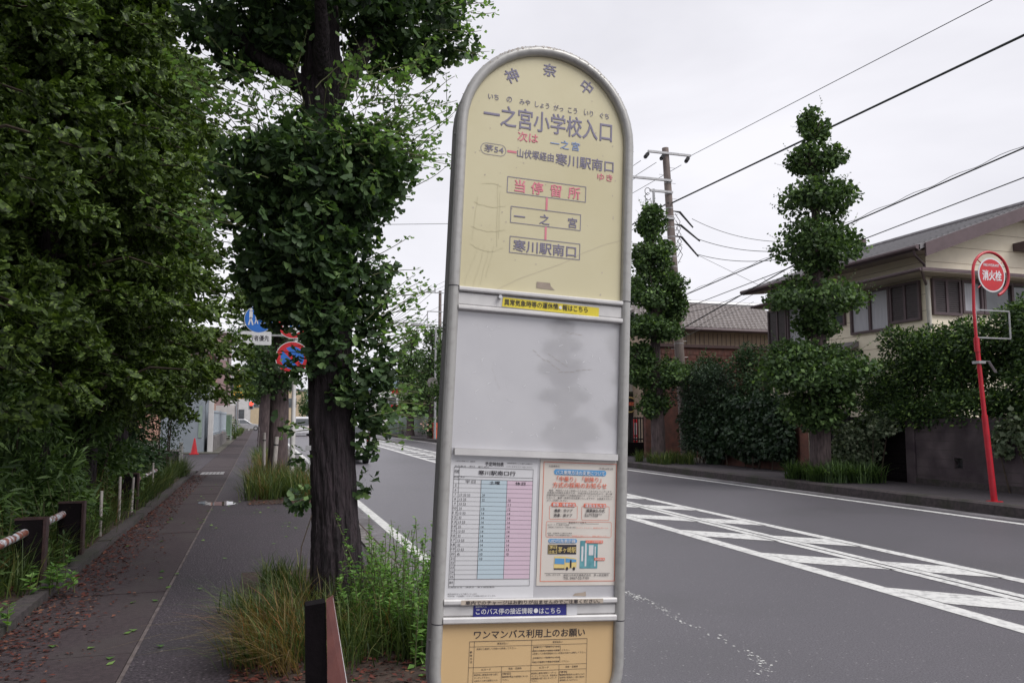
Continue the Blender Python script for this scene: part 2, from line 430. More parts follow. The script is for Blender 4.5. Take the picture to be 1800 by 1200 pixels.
M['twig'] = mat('green_twig', (.11, .12, .05), (.08, .085, .035), 20, 2, .7)
M['stem'] = mat('woody_stem', (.075, .055, .04), (.04, .03, .022), 12, 4, .9)
# foliage
M['gink'] = leafmat('ginkgo_leaf', (.013, .028, .013), (.075, .138, .050), .28, tip=(.22, .33, .12))
M['gink_far'] = leafmat('roadside_ginkgo_leaf', (.015, .034, .014), (.095, .165, .055), .28, tip=(.20, .31, .10))
M['conifer'] = leafmat('feathery_leaf', (.014, .028, .008), (.105, .170, .034), .27, tip=(.23, .32, .075))
M['young'] = leafmat('young_ginkgo_leaf', (.09, .17, .06), (.19, .31, .11), .48, tip=(.28, .42, .16))
M['weed'] = leafmat('weed_leaf', (.022, .048, .015), (.095, .165, .045), .3, tip=(.19, .30, .09))
M['weed2'] = leafmat('bright_weed_leaf', (.07, .16, .04), (.20, .36, .09), .4, tip=(.30, .46, .15))
M['shrub'] = leafmat('shrub_leaf', (.018, .040, .020), (.055, .105, .040), .22, tip=(.09, .15, .06))
M['hedge'] = leafmat('hedge_leaf', (.010, .024, .011), (.070, .130, .036), .25, tip=(.24, .36, .09))
M['ivy'] = leafmat('ivy_leaf', (.014, .030, .018), (.045, .080, .040), .15, rough=.45, tip=(.07, .11, .06))
M['pale_ivy'] = leafmat('variegated_leaf', (.05, .085, .045), (.20, .25, .15), .2, tip=(.38, .42, .30))
M['grass'] = leafmat('green_grass', (.030, .055, .018), (.11, .16, .05), .3, tip=(.26, .26, .10))
M['straw'] = leafmat('dry_grass', (.10, .065, .030), (.25, .19, .085), .3, tip=(.40, .16, .075))
M['litter'] = leafmat('dead_leaf', (.035, .013, .011), (.13, .036, .026), .1, rough=.8, tip=(.24, .12, .07))
M['rose'] = leafmat('pink_bloom', (.50, .22, .20), (.72, .42, .36), .2)
# buildings
M['slate_dark'] = mat('dark_slate_edge', (.085, .08, .085), (.06, .056, .06), 6, 5, .6)
M['siding'] = mat('cream_siding', (.85, .77, .61), (.79, .71, .56), 3, 5, .7)
M['plum'] = mat('plum_brown_trim', (.105, .070, .078), (.085, .056, .062), 6, 4, .55)
M['soffit'] = mat('soffit_board', (.42, .36, .31), (.36, .31, .26), 4, 4, .8)
M['shutter'] = mat('brown_shutter', (.065, .048, .052), (.05, .037, .04), 8, 4, .5)
M['glass'] = mat('window_glass', (.10, .11, .12), (.06, .066, .075), 2, 3, .05, spec=.8)
M['curtain'] = mat('lace_curtain', (.55, .55, .58), (.40, .40, .44), 14, 3, .9, stretch=(1, 6, .1), lo=.3, hi=.7)
M['slate'] = mat('grey_slate', (.24, .23, .24), (.17, .16, .17), 6, 6, .6, stretch=(1, 1, 1))
M['tile_roof'] = mat('glazed_grey_tile', (.40, .37, .36), (.26, .235, .23), 9, 5, .35)
M['tanwall'] = mat('tan_siding', (.40, .31, .23), (.34, .26, .19), 5, 5, .8)
M['brickred'] = mat('red_brick', (.12, .044, .032), (.06, .025, .021), 5, 6, .85, col3=(.06, .03, .025), scale3=1.4, amt3=.8)
M['block'] = mat('stained_block_wall', (.115, .092, .098), (.045, .032, .040), 1.7, 7, .9, bump=.3, bscale=40, col3=(.035, .026, .03), scale3=.9, amt3=.8)
M['plaster'] = mat('pale_plaster', (.52, .50, .45), (.44, .42, .38), 3, 5, .85)
M['door_dark'] = mat('dark_door', (.028, .022, .026), (.02, .015, .018), 5, 4, .45)
M['fence_green'] = mat('pale_green_fence', (.26, .33, .28), (.20, .26, .22), 5, 4, .6)
M['fence_blue'] = mat('pale_blue_fence', (.42, .48, .54), (.36, .41, .46), 5, 4, .5)
M['cone'] = mat('traffic_cone_red', (.55, .018, .028), (.46, .015, .022), 5, 4, .5)
M['beige'] = mat('beige_wall', (.50, .40, .27), (.44, .35, .24), 2, 5, .85)
M['pinkwall'] = mat('pinkish_wall', (.42, .24, .18), (.36, .21, .16), 2, 5, .85)
M['mauve'] = mat('mauve_wall', (.30, .20, .20), (.25, .17, .17), 2, 5, .85)
M['whitewall'] = mat('white_wall', (.55, .54, .54), (.47, .46, .46), 2, 5, .85)
M['greyblue'] = mat('greyblue_wall', (.26, .29, .33), (.21, .24, .27), 2, 5, .7, stretch=(1, 1, .4))
M['bluetile'] = mat('blue_grey_roof', (.22, .29, .38), (.16, .21, .29), 5, 5, .5)
M['silver'] = mat('silver_car_paint', (.46, .46, .48), (.43, .43, .45), 2, 2, .25, metal=.5, coat=.6)
M['white_car'] = mat('white_car_paint', (.60, .60, .63), (.56, .56, .59), 2, 2, .25, coat=.6)
M['tyre'] = mat('tyre_rubber', (.022, .02, .022), (.016, .015, .016), 20, 3, .85)
M['taillight'] = mat('tail_light', (.40, .02, .025), (.32, .015, .02), 5, 2, .2)
M['brakelamp'] = mat('lit_brake_lamp', (1.0, .06, .03), (.9, .05, .02), 5, 2, .2, emit=2.5)
M['lampred'] = mat('red_signal_lamp', (1.0, .05, .03), (.9, .04, .02), 5, 2, .3, emit=3.0)
M['orange'] = mat('orange_plastic', (.72, .11, .035), (.64, .09, .03), 5, 3, .5)
M['plate_yellow'] = mat('yellow_board', (.62, .36, .03), (.55, .32, .025), 5, 3, .5)
M['net'] = mat('green_net', (.16, .25, .17), (.10, .16, .11), 30, 3, .8)

# ------------------------------------------------------------------ ground, road, pavements
def sheet(name, x0, x1, y0, y1, z, m, nx=1, ny=1, wob=0.0):
    b = MB(); xs = [x0 + (x1 - x0) * i / nx for i in range(nx + 1)]; ys = [y0 + (y1 - y0) * j / ny for j in range(ny + 1)]
    for y in ys:
        for x in xs: b.v.append((x, y, z + (rnd.uniform(-wob, wob) if wob else 0)))
    for j in range(ny):
        for i in range(nx):
            a = j * (nx + 1) + i; b.f.append((a, a + 1, a + nx + 2, a + nx + 1)); b.mi.append(0)
    return struct(b.build(name, m, smooth=bool(wob)))
ZR = -0.12
sheet('ground', -900, 900, -60, 2500, -0.30, M['ground'])
sheet('road', 1.45, 12.35, -25, 330, ZR, M['asphalt'])
sheet('gutter', 1.45, 1.84, -25, 200, ZR + .004, M['gutter'])
sheet('gutter', 12.0, 12.33, -25, 200, ZR + .004, M['gutter'])
struct(MB().box((-.735, -25, -.3), (1.28, 260, 0)).build('pavement', M['asphalt_walk']))
b = MB(); y = -6.0
while y < 120:
    b.box((-1.68, y, -.28), (-.765, y + 1.985, .006 + rnd.uniform(-.003, .003))); y += 2.0
struct(b.build('slab_pavement', M['slab']))
struct(MB().box((-.762, -25, -.28), (-.737, 200, -.002)).build('pavement_joint', M['slab_joint']))
b = MB(); y = -6.0
while y < 160: b.box((1.285, y, -.3), (1.445, y + .594, .022 + rnd.uniform(-.004, .004))); y += .6
struct(b.build('kerb', M['kerb']))
b = MB(); y = -4.0
while y < 24.5: b.box((-1.84, y, -.28), (-1.69, y + .994, .075 + rnd.uniform(-.006, .006))); y += 1.0
struct(b.build('edge_kerb', M['kerb_dark']))
sheet('verge', -14, -1.845, -6, 26, .045, M['soil'], 40, 60, .035)
struct(MB().box((-14, 26.2, -.3), (-1.70, 38.9, -.004)).build('driveway', M['asphalt_walk']))
struct(MB().box((-30, 39.0, -.3), (-1.70, 200, .03)).build('yard', M['ground']))
# right hand side
b = MB(); y = -20.0
while y < 160:
    b.prism([(12.36, ZR - .1), (12.58, ZR - .1), (12.58, .085), (12.44, .085), (12.38, .05)], 0, .994, M=Matrix.Translation((0, y + .994, 0)) @ Matrix.Rotation(R(90), 4, 'X'))
    y += 1.0
struct(b.build('kerb', M['kerb_dark']))
struct(MB().box((12.585, -20, -.3), (14.58, 260, .07)).build('pavement', M['walk_far']))
struct(MB().box((14.585, -20, -.3), (60, 300, .06)).build('garden_ground', M['ground']))

# ------------------------------------------------------------------ painted road markings
def strip(mb, pl, pr, z):
    for i in range(len(pl) - 1):
        mb.quad((pl[i][0], pl[i][1], z), (pr[i][0], pr[i][1], z), (pr[i + 1][0], pr[i + 1][1], z), (pl[i + 1][0], pl[i + 1][1], z))
mk = MB(); zm = ZR + .0045
def curve(c0, s, w, q=0.0):
    ys = [-10, 0, 6, 12, 18, 25, 33, 42, 52, 64, 80, 110, 160]
    f = lambda y: c0 + s * y + q * max(0, y - 25) ** 2
    strip(mk, [(f(y) - w / 2, y) for y in ys], [(f(y) + w / 2, y) for y in ys], zm)
    return f
curve(1.95, 0, .16)
curve(11.70, 0.002, .16)
fl = curve(5.72, .030, .20)
fc1 = curve(6.64, .027, .12)
fc2 = curve(6.80, .027, .12)
fu = curve(7.42, .030, .17)
for k in range(-4, 52):
    for (y0, fa, fb) in ((6.64 + k * 2.175, lambda y: fl(y) + .1, lambda y: fc1(y) - .06), (7.86 + k * 2.175, lambda y: fc2(y) + .06, lambda y: fu(y) - .085)):
        xa, xb = fa(y0), fb(y0)
        mk.quad((xa, y0 - .72, zm), (xb, y0 - .72 - (xb - xa), zm), (xb, y0 - (xb - xa), zm), (xa, y0, zm))
struct(mk.build('road_markings', M['paint']))
sheet('gutter_grime', 1.5, 1.6, -5, 60, ZR + .0085, M['soil'], 1, 60, 0)

# a rain puddle and an iron cover on the pavement
b = MB()
def blob(cx, cy, rx, ry, z, n=26, am=.22):
    return [(cx + rx * math.cos(2 * math.pi * i / n) * (1 + rnd.uniform(-am, am)), cy + ry * math.sin(2 * math.pi * i / n) * (1 + rnd.uniform(-am, am)), z) for i in range(n)]
b.poly(blob(-.62, 15.9, .30, .36, .0065))
b.poly(blob(-.95, 16.1, .10, .25, .0105))
struct(b.build('puddle_water', M['water']))
ct = thing('drain_cover', 'pale iron drain cover set into the pavement beyond the puddle', 'drain cover', (-1.22, 24.6, .009))
b = MB().bbox((0, 0, .006), (.62, 1.15, .010)); b.build('lid', M['iron'], ct)
b = MB()
for i in range(5): b.bbox((-.2 + .1 * i, 0, .0125), (.03, .9, .004))
b.build('grip_bar', M['kerb'], ct)
# pale patches of repair on the pavement

# flecks of spilled white paint on the near lane
b = MB(); sp_ = [onG(x, y, ZR) for x, y in ((1096, 1040), (1130, 1052), (1170, 1075), (1215, 1100), (1300, 1140), (1345, 1165), (1335, 1190))]
for p, q, n_ in zip(sp_, sp_[1:], (60, 45, 22, 14, 26, 20)):
    for i in range(n_):
        c = p.lerp(q, rnd.random()); x, y = c.x + rnd.gauss(0, .03), c.y + rnd.gauss(0, .05); r_ = rnd.uniform(.003, .013)
        b.poly([(x + r_ * math.cos(k) * rnd.uniform(.5, 1.2), y + 1.6 * r_ * math.sin(k) * rnd.uniform(.5, 1.2), ZR + .003) for k in (0, 1.2, 2.4, 3.6, 4.9)])
for i in range(420):     # loose grit all over the lane nearest the camera
    x, y = rnd.uniform(1.9, 5.6), rnd.uniform(2.2, 12); r_ = rnd.uniform(.002, .006)
    b.poly([(x + r_ * math.cos(k) * rnd.uniform(.6, 1.2), y + r_ * math.sin(k), ZR + .003) for k in (0, 1.5, 3.1, 4.6)])
struct(b.build('road_paint_flecks', M['paint']))

# ------------------------------------------------------------------ the bus stop sign
SB = 1.468
bs = thing('bus_stop_sign', 'tall grey-framed bus stop sign with a rounded cream top plate and Japanese lettering', 'bus stop sign', (.569, 1.790, .001))
bs.rotation_mode = 'YXZ'
bs.rotation_euler = (R(-1.428), R(2.732), R(-1.507))
SO = (0, 0, SB)
def outline(w, top, bot, rb, n=22, nb=8):
    p = [(w, 0.0)]
    for i in range(n + 1):
        a = math.pi * i / n; p.append((w * math.cos(a), top + (w + .0) * math.sin(a)))
    for i in range(nb + 1):
        a = math.pi + math.pi / 2 * i / nb; p.append((-w + rb + rb * math.cos(a), bot + rb + rb * math.sin(a)))
    for i in range(nb + 1):
        a = -math.pi / 2 + math.pi / 2 * i / nb; p.append((w - rb + rb * math.cos(a), bot + rb + rb * math.sin(a)))
    return p
ol = outline(.2225, .802, -.625, .135)
b = MB(); b.tube([(x, 0, z) for x, z in ol], .0132, 14, closed=True)
fr = b.build('frame', M['sign_frame'], bs, True, SO)
b = MB()
for s in (-1, 1):
    for z in (.391, -.388): b.tube([(s * .2225, 0, z - .0012), (s * .2225, 0, z + .0012)], .0136, 14)
b.build('joint_seam', M['dark'], fr, True, SO)
o1 = outline(.2335, .802, -.637, .146); o2 = outline(.2335, .802, -.637, .146)
b = MB(); n = len(o1)
prof = [(.0085, .2275), (.012, .2335), (.037, .2335), (.039, .2300), (.042, .2300), (.044, .2335), (.064, .2335), (.069, .226)]
rings = [[(x, y, z) for x, z in outline(w, .802, -.625 - (w - .2225), .135 + (w - .2225))] for y, w in prof]
for r_ in rings: b.v += r_
for i in range(len(prof) - 1):
    for k in range(n): b.f.append((i * n + k, i * n + (k + 1) % n, (i + 1) * n + (k + 1) % n, (i + 1) * n + k)); b.mi.append(0)
b.f.append(tuple(range((len(prof) - 1) * n, len(prof) * n))); b.mi.append(0)
sh = b.build('side_shell', M['sign_shell'], bs, True, SO)
b = MB()
for s in (-1, 1):
    for z in (.30, .29, -.24, -.43, .78): b.cyl((s * .2335, .026, z), .0035, .003 * 1, 'x', 8) if s > 0 else b.cyl((-.2365, .026, z), .0035, .003, 'x', 8)
b.build('screw', M['chrome'], sh, True, SO)
# plates
def plate(name, z0, z1, m, y=.003):
    b = MB()
    if z1 > .8: pts = [(.213, z0)] + [(.213 * math.cos(math.pi * i / 30), .802 + .213 * math.sin(math.pi * i / 30)) for i in range(31)] + [(-.213, z0)]
    elif z0 < -.5:
        pts = [(.213, z1), (-.213, z1)] + [(-.213 + .125 + .125 * math.cos(math.pi + math.pi / 2 * i / 10), -.6155 + .125 + .125 * math.sin(math.pi + math.pi / 2 * i / 10)) for i in range(11)] + [(.213 - .125 + .125 * math.cos(-math.pi / 2 + math.pi / 2 * i / 10), -.6155 + .125 + .125 * math.sin(-math.pi / 2 + math.pi / 2 * i / 10)) for i in range(11)]
        pts = pts[::-1]
    else: pts = [(-.213, z0), (.213, z0), (.213, z1), (-.213, z1)]
    b.poly([(x, y, z) for x, z in pts])
    n_ = len(pts); b.poly([(x, y + .004, z) for x, z in pts][::-1])
    for i in range(n_):
        a, c = pts[i], pts[(i + 1) % n_]; b.quad((a[0], y, a[1]), (a[0], y + .004, a[1]), (c[0], y + .004, c[1]), (c[0], y, c[1]))
    return b.build(name, m, bs, False, SO)
p_route = plate('route_plate', .385, 1.02, M['cream'])
p_blank = plate('blank_plate', .0075, .345, M['grey_plate'])
p_note = plate('notice_board', -.334, .0070, M['grey_plate'])
p_low = plate('guidance_plate', -.62, -.388, M['tan_plate'])
def rail(z0, z1, name='rail', d=.012):
    b = MB(); h = z1 - z0
    pr = [(.0028, z0), (-d + .003, z0), (-d, z0 + .003), (-d, z1 - .003), (-d + .003, z1), (.0028, z1)]
    b.prism(pr, -.2115, .2115, M=Matrix(((0, 0, 1, 0), (1, 0, 0, 0), (0, 1, 0, 0), (0, 0, 0, 1))))
    return b.build(name, M['rail'], bs, False, SO)
r1 = rail(.3795, .391); r2 = rail(.3345, .346); rail(.347, .3785, 'rail_channel', .004)
b = MB()
b.box((-.2035, -.011, -.008), (.2065, .0028, .0072)); b.build('shelf_rail', M['rail'], bs, False, SO)
r3 = rail(-.3465, -.334); r4 = rail(-.388, -.3735); rail(-.3725, -.3475, 'rail_channel', .004)
b = MB(); b.cyl((-.1105, -.016, .3725), .0045, .014, 'y', 12); b.build('round_screw', M['chrome'], bs, True, SO)
# lettering on the route plate
COLS = {'navy': 'navy', 'red': 'lred', 'blue': 'lblue', 'dark': 'dark', 'white': 'white', 'gold': 'gold'}
def letter(parent, table, y, remap=None, weights=None, mats=None, skip=()):
    per = {}
    for (c, body, x0, x1, z, h) in table:
        if body in skip: continue
        per.setdefault(c, MB())
        text_mesh(body, x0, x1, z, h, per[c], y, 0.0 if h < .0075 else (.010 if h < .02 else .017))
    for c, mb in per.items(): mb.build('lettering', M[(mats or COLS)[c]], parent, False, SO)
ROUTE = [
    ('navy', 'いち', -0.1592, -0.1320, 0.8822, 0.0149),
    ('navy', 'の', -0.1111, -0.0972, 0.8816, 0.0149),
    ('navy', 'みや', -0.0771, -0.0490, 0.8811, 0.0150),
    ('navy', 'しょう', -0.0362, 0.0022, 0.8805, 0.0151),
    ('navy', 'がっ', 0.0139, 0.0403, 0.8800, 0.0152),
    ('navy', 'こう', 0.0531, 0.0784, 0.8795, 0.0153),
    ('navy', 'いり', 0.0971, 0.1221, 0.8789, 0.0154),
    ('navy', 'ぐち', 0.1410, 0.1666, 0.8784, 0.0155),
    ('navy', '一之宮小学校入口', -0.1687, 0.1765, 0.8362, 0.0563),
    ('red', '次は', -0.0789, -0.0243, 0.7894, 0.0259),
    ('blue', '一之宮', 0.0079, 0.0896, 0.7842, 0.0242),
    ('navy', '茅54', -0.1632, -0.1136, 0.7465, 0.0191),
    ('red', 'DASH', -0.1039, -0.0798, 0.7460, 0.0051),
    ('navy', '山伏塚経由', -0.0782, 0.0190, 0.7456, 0.0232),
    ('navy', '寒川駅南口', 0.0234, 0.1830, 0.7439, 0.0328),
    ('red', 'ゆき', 0.1385, 0.1810, 0.7130, 0.0184),
    ('red', '当停留所', -0.0837, 0.0936, 0.6602, 0.0333),
    ('navy', '一之宮', -0.0783, 0.0872, 0.5821, 0.0280),
    ('navy', '寒川駅南口', -0.0793, 0.0864, 0.5079, 0.0310),
]
rt = [(a, 'の' if False else t, x0, x1, z, h) for a, t, x0, x1, z, h in ROUTE if t not in ('DASH', '当停留所', '一之宮')]
YR = .0022
letter(p_route, rt, YR)
b = MB(); br = MB(); bb = MB()
for ch, x, z, ro in (('神', -.0998, .9455, 28), ('奈', .0002, .9779, -1), ('中', .1027, .9491, -33)):
    text_mesh(ch, x - .0185, x + .0185, z, .037, b, YR, .022, R(ro), True)
for ch, x in zip('一之宮', (-.0655, .0, .0745)): text_mesh(ch, x - .0145, x + .0145, .5821, .027, b, YR, .018, 0, True)
for ch, x in zip('一之宮', (.0205, .0475, .0765)): text_mesh(ch, x - .0122, x + .0122, .7842, .024, bb, YR, .018, 0, True)
for ch, x in zip('当停留所', (-.0675, -.0225, .0275, .0765)): text_mesh(ch, x - .0165, x + .0165, .6602, .0325, br, YR, .022, 0, True)
rrect_line(b, -.1725, -.1068, .7300, .7600, .0149, .0012, YR)
for x0, x1, z0, z1 in ((-.1009, .1088, .6395, .6815), (-.0892, .0967, .5638, .6066), (-.0886, .0969, .4879, .5303)): frame(b, x0, x1, z0, z1, .0017, YR)
rect(br, -.1039, -.0798, .7432, .7488, YR)
rect(br, .0014, .0068, .6070, .6392, YR); rect(br, .0014, .0067, .5305, .5635, YR)
b.build('lettering', M['navy'], p_route, False, SO); br.build('lettering', M['lred'], p_route, False, SO); bb.build('lettering', M['lblue'], p_route, False, SO)
b = MB(); b.poly([(-.0155, YR, .4060), (.0329, YR, .4048), (.022, YR, .414), (.0200, YR, .4219), (-.0150, YR, .4219)])
b.build('tape_scrap', M['scrap'], p_route, False, SO)
b = MB(); pts = [(-.115, .393), (-.06, .425), (0, .452), (.05, .474), (.105, .507), (.16, .534), (.211, .552)]
for a, c in zip(pts, pts[1:]): b.quad((a[0], YR, a[1]), (c[0], YR, c[1]), (c[0], YR, c[1] + .0007), (a[0], YR, a[1] + .0007))
b.build('crack', M['tape'], p_route, False, SO)
b = MB()
for i in range(46):      # small blisters and specks of dirt
    x, z = rnd.uniform(-.19, .19), rnd.uniform(.40, .93); r_ = rnd.uniform(.0009, .0026)
    b.poly([(x + r_ * math.cos(k) * rnd.uniform(.6, 1.2), YR + .0002, z + r_ * math.sin(k) * rnd.uniform(.6, 1.3)) for k in (0, 1, 2, 3, 4, 5)])
b.build('speck', M['tape'], p_route, False, SO)
b = MB()
for i in range(60):      # pale scratches and specks on the blank plate
    x, z = rnd.uniform(-.19, .20), rnd.uniform(.03, .32); a = rnd.uniform(0, 3.1); l_ = rnd.uniform(.001, .006); w_ = rnd.uniform(.0003, .0010)
    dx, dz = math.cos(a), math.sin(a)
    b.poly([(x - dx * l_ - dz * w_, .0026, z - dz * l_ + dx * w_), (x + dx * l_ - dz * w_, .0026, z + dz * l_ + dx * w_), (x + dx * l_ + dz * w_ * .4, .0026, z + dz * l_ - dx * w_ * .4), (x - dx * l_ + dz * w_, .0026, z - dz * l_ - dx * w_)][::-1])
b.build('scratches', M['paper'], p_blank, False, SO)
b = MB()
for (x0, z0, x1, z1) in ((-.02, .250, .055, .205), (.02, .245, .075, .215), (-.16, .31, -.145, .20), (-.12, .20, -.10, .15), (.07, .30, .11, .298), (.05, .20, .14, .215)):
    n_ = 6
    for i in range(n_):
        s0, s1 = i / n_, (i + .75) / n_; x_, z_ = rnd.gauss(0, .001), rnd.gauss(0, .001)
        p, q = (x0 + (x1 - x0) * s0 + x_, z0 + (z1 - z0) * s0 + z_), (x0 + (x1 - x0) * s1 + x_, z0 + (z1 - z0) * s1 + z_)
        b.quad((p[0], .0026, p[1]), (q[0], .0026, q[1]), (q[0], .0026, q[1] + .0007), (p[0], .0026, p[1] + .0007))
b.build('scuff', M['scrap'], p_blank, False, SO)
b = MB()
for i in range(150):     # flaked paint along the top of the arch
    a = R(rnd.gauss(90, 34)); e = R(rnd.uniform(15, 80)); rr_ = .2225 + .0134 * math.sin(e); y_ = -.0134 * math.cos(e); h_ = rnd.uniform(.0004, .0020); k_ = rnd.uniform(.002, .010)
    c = lambda da, dr: ((rr_ + dr) * math.cos(a + da), y_ + dr * .7, .802 + (rr_ + dr) * math.sin(a + da))
    b.quad(c(-k_, -h_), c(-k_ * rnd.uniform(.2, 1), h_), c(k_ * rnd.uniform(.2, 1), h_), c(k_, -h_ * rnd.uniform(0, 1)))
for i in range(60):
    s_ = rnd.choice((-1, 1)); z = rnd.uniform(-.5, .8); e = R(rnd.uniform(-60, 60)); h_ = rnd.uniform(.0005, .0016)
    x_, y_ = s_ * (.2225 + .0134 * math.sin(e)), -.0134 * math.cos(e) - .0002
    b.quad((x_ - .0005, y_, z), (x_ + .0005, y_, z - .0003), (x_ + .0006, y_, z + h_), (x_ - .0003, y_, z + h_))
b.build('flaked_paint', M['scrap'], fr, False, SO)
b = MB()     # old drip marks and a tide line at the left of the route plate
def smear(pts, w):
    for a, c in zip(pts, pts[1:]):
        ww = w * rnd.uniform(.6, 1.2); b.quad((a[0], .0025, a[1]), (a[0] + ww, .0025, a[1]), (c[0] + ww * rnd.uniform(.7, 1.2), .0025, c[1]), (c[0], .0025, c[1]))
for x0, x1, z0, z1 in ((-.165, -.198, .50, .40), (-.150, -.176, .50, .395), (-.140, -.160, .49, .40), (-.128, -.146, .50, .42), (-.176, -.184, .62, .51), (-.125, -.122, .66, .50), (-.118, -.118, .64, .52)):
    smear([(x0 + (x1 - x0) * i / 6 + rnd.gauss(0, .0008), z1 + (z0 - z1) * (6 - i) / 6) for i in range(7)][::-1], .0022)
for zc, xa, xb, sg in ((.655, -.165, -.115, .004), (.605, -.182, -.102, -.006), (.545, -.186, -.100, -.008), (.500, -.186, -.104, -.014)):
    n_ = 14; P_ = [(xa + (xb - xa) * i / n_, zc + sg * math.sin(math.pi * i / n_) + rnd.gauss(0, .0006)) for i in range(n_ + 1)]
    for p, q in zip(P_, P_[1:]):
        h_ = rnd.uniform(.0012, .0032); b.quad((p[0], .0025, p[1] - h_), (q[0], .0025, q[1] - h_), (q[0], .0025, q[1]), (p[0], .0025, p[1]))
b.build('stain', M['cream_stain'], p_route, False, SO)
# yellow sticker
YY = -.0052
b = MB(); b.poly([(-.1031, YY, .3512), (.1485, YY, .3462), (.1493, YY, .3692), (-.1015, YY, .3742)])
ys_ = b.build('yellow_sticker', M['yellow'], bs, False, SO)
YT = [
    ('dark', '異常気象時等の運休情', -0.0977, 0.0406, 0.3625, 0.0153),
    ('dark', '報はこちら', 0.0521, 0.1188, 0.3617, 0.0149),
]
letter(ys_, YT, YY - .0007)
b = MB(); b.poly([(.0461 + .0042 * math.cos(k * .5236), YY - .0012, .3608 + .0042 * math.sin(k * .5236)) for k in range(12)]); b.build('white_dot', M['white'], ys_, False, SO)
# tan strip and blue sticker on the lower rails
b = MB(); rect(b, -.1726, .1751, -.3455, -.3350, -.0126)
tp = b.build('tan_tape', M['tape'], bs, False, SO)
ST = [
    ('dark', '車内でのチャージはお釣りが出ませんのでご注意ください。', -0.1622, 0.1661, -0.3405, 0.0090),
]
letter(tp, ST, -.0132)
b = MB(); rect(b, -.1415, .0847, -.3730, -.3478, -.0052)
bl = b.build('blue_sticker', M['stickblue'], bs, False, SO)
BT = [
    ('white', 'このバス停の接近情報', -0.1356, 0.0012, -0.3616, 0.0136),
    ('white', 'はこちら', 0.0170, 0.0700, -0.3621, 0.0128),
    ('white', '神奈中バス', -0.1369, -0.1105, -0.3512, 0.0047),
]
letter(bl, BT, -.0059)
b = MB(); b.poly([(.00895 + .0055 * math.cos(k * .5236), -.0064, -.3615 + .0055 * math.sin(k * .5236)) for k in range(12)]); b.build('white_dot', M['white'], bl, False, SO)
b = MB(); rect(b, .0862, .1122, -.3730, -.3485, -.0050); b.build('white_sticker', M['paper'], bs, False, SO)
# lower plate
LT = [
    ('dark', 'ワンマンバス利用上のお願い', -0.1353, 0.1366, -0.4146, 0.0189),
    ('dark', '運賃前払い', -0.0798, -0.0528, -0.4350, 0.0047),
    ('dark', '運賃後払い', 0.0555, 0.0812, -0.4351, 0.0048),
    ('dark', '前扉から乗車して中扉から降車して下さい。', -0.1275, -0.0335, -0.4460, 0.0044),
    ('dark', '「前乗り」「前降り」方式', 0.0083, 0.0742, -0.4455, 0.0040),
    ('dark', '前扉から乗車して前扉から降車して下さい。', 0.0066, 0.0994, -0.4541, 0.0042),
    ('dark', '※前乗りバス停車整理券のない区間は中扉から乗車して下さい。', 0.0068, 0.1400, -0.4604, 0.0042),
    ('dark', '「中乗り」「前降り」方式', 0.0092, 0.0750, -0.4697, 0.0039),
    ('dark', '中扉から乗車して前扉から降車して下さい。', 0.0070, 0.0993, -0.4793, 0.0042),
    ('dark', 'ICカード', -0.1139, -0.0923, -0.4913, 0.0046),
    ('dark', '現金・定期券', -0.0500, -0.0181, -0.4913, 0.0047),
    ('dark', 'ICカード', 0.0252, 0.0482, -0.4915, 0.0047),
    ('dark', '現金・定期券', 0.0894, 0.1211, -0.4919, 0.0048),
    ('dark', '乗車時に乗車読み取り部に', -0.1312, -0.0741, -0.5028, 0.0041),
    ('dark', 'タッチして下さい。', -0.1309, -0.0932, -0.5091, 0.0041),
    ('dark', '※途中バス停で精算される', -0.1306, -0.0754, -0.5157, 0.0041),
    ('dark', '前払', -0.0618, -0.0461, -0.5028, 0.0041),
    ('dark', '乗車時に現金を運賃箱にお入れ', -0.0641, -0.0021, -0.5093, 0.0041),
    ('dark', '下さい。', -0.0638, -0.0484, -0.5159, 0.0041),
    ('dark', '乗車時に乗車記録用リーダーに', 0.0056, 0.0674, -0.5040, 0.0042),
    ('dark', 'タッチしていただき、降車時は', 0.0058, 0.0699, -0.5099, 0.0042),
    ('dark', '車載機読み取り部にタッチして', 0.0060, 0.0678, -0.5156, 0.0042),
    ('dark', '下さい。', 0.0063, 0.0219, -0.5211, 0.0042),
    ('dark', '後払', 0.0775, 0.0936, -0.5033, 0.0042),
    ('dark', '乗車時に整理券をお取りになり', 0.0757, 0.1378, -0.5097, 0.0042),
    ('dark', '降車時に整理券と一緒に現金を', 0.0759, 0.1380, -0.5158, 0.0042),
    ('dark', '運賃箱にお入れ下さい。', 0.0761, 0.1220, -0.5218, 0.0042),
    ('dark', '乗', -0.1437, -0.1376, -0.4525, 0.0051),
    ('dark', '降', -0.1433, -0.1373, -0.4599, 0.0051),
    ('dark', '方', -0.1430, -0.1369, -0.4671, 0.0051),
    ('dark', '法', -0.1426, -0.1366, -0.4740, 0.0051),
]
letter(p_low, LT, .0022)
b = MB()
def hl(x0, x1, z, t=.0007): rect(b, x0, x1, z - t / 2, z + t / 2, .0021)
def vl(x, z0, z1, t=.0007): rect(b, x - t / 2, x + t / 2, z0, z1, .0021)
hl(-.1452, .1425, -.4292, .001); hl(-.1452, .1425, -.4408); hl(-.1452, .1425, -.4860); hl(-.134, .1425, -.4978); hl(-.1452, .1425, -.575)
for x, z0 in ((-.1449, -.4292), (.1424, -.4292), (-.1335, -.4292), (.0042, -.4292), (-.0665, -.486), (.0736, -.486)): vl(x, -.575, z0)
for x0, x1, z in ((.0085, .0758, -.4490), (.0085, .0752, -.4740)): frame(b, x0, x1, z - .0047, z + .0047, .0006, .0020)
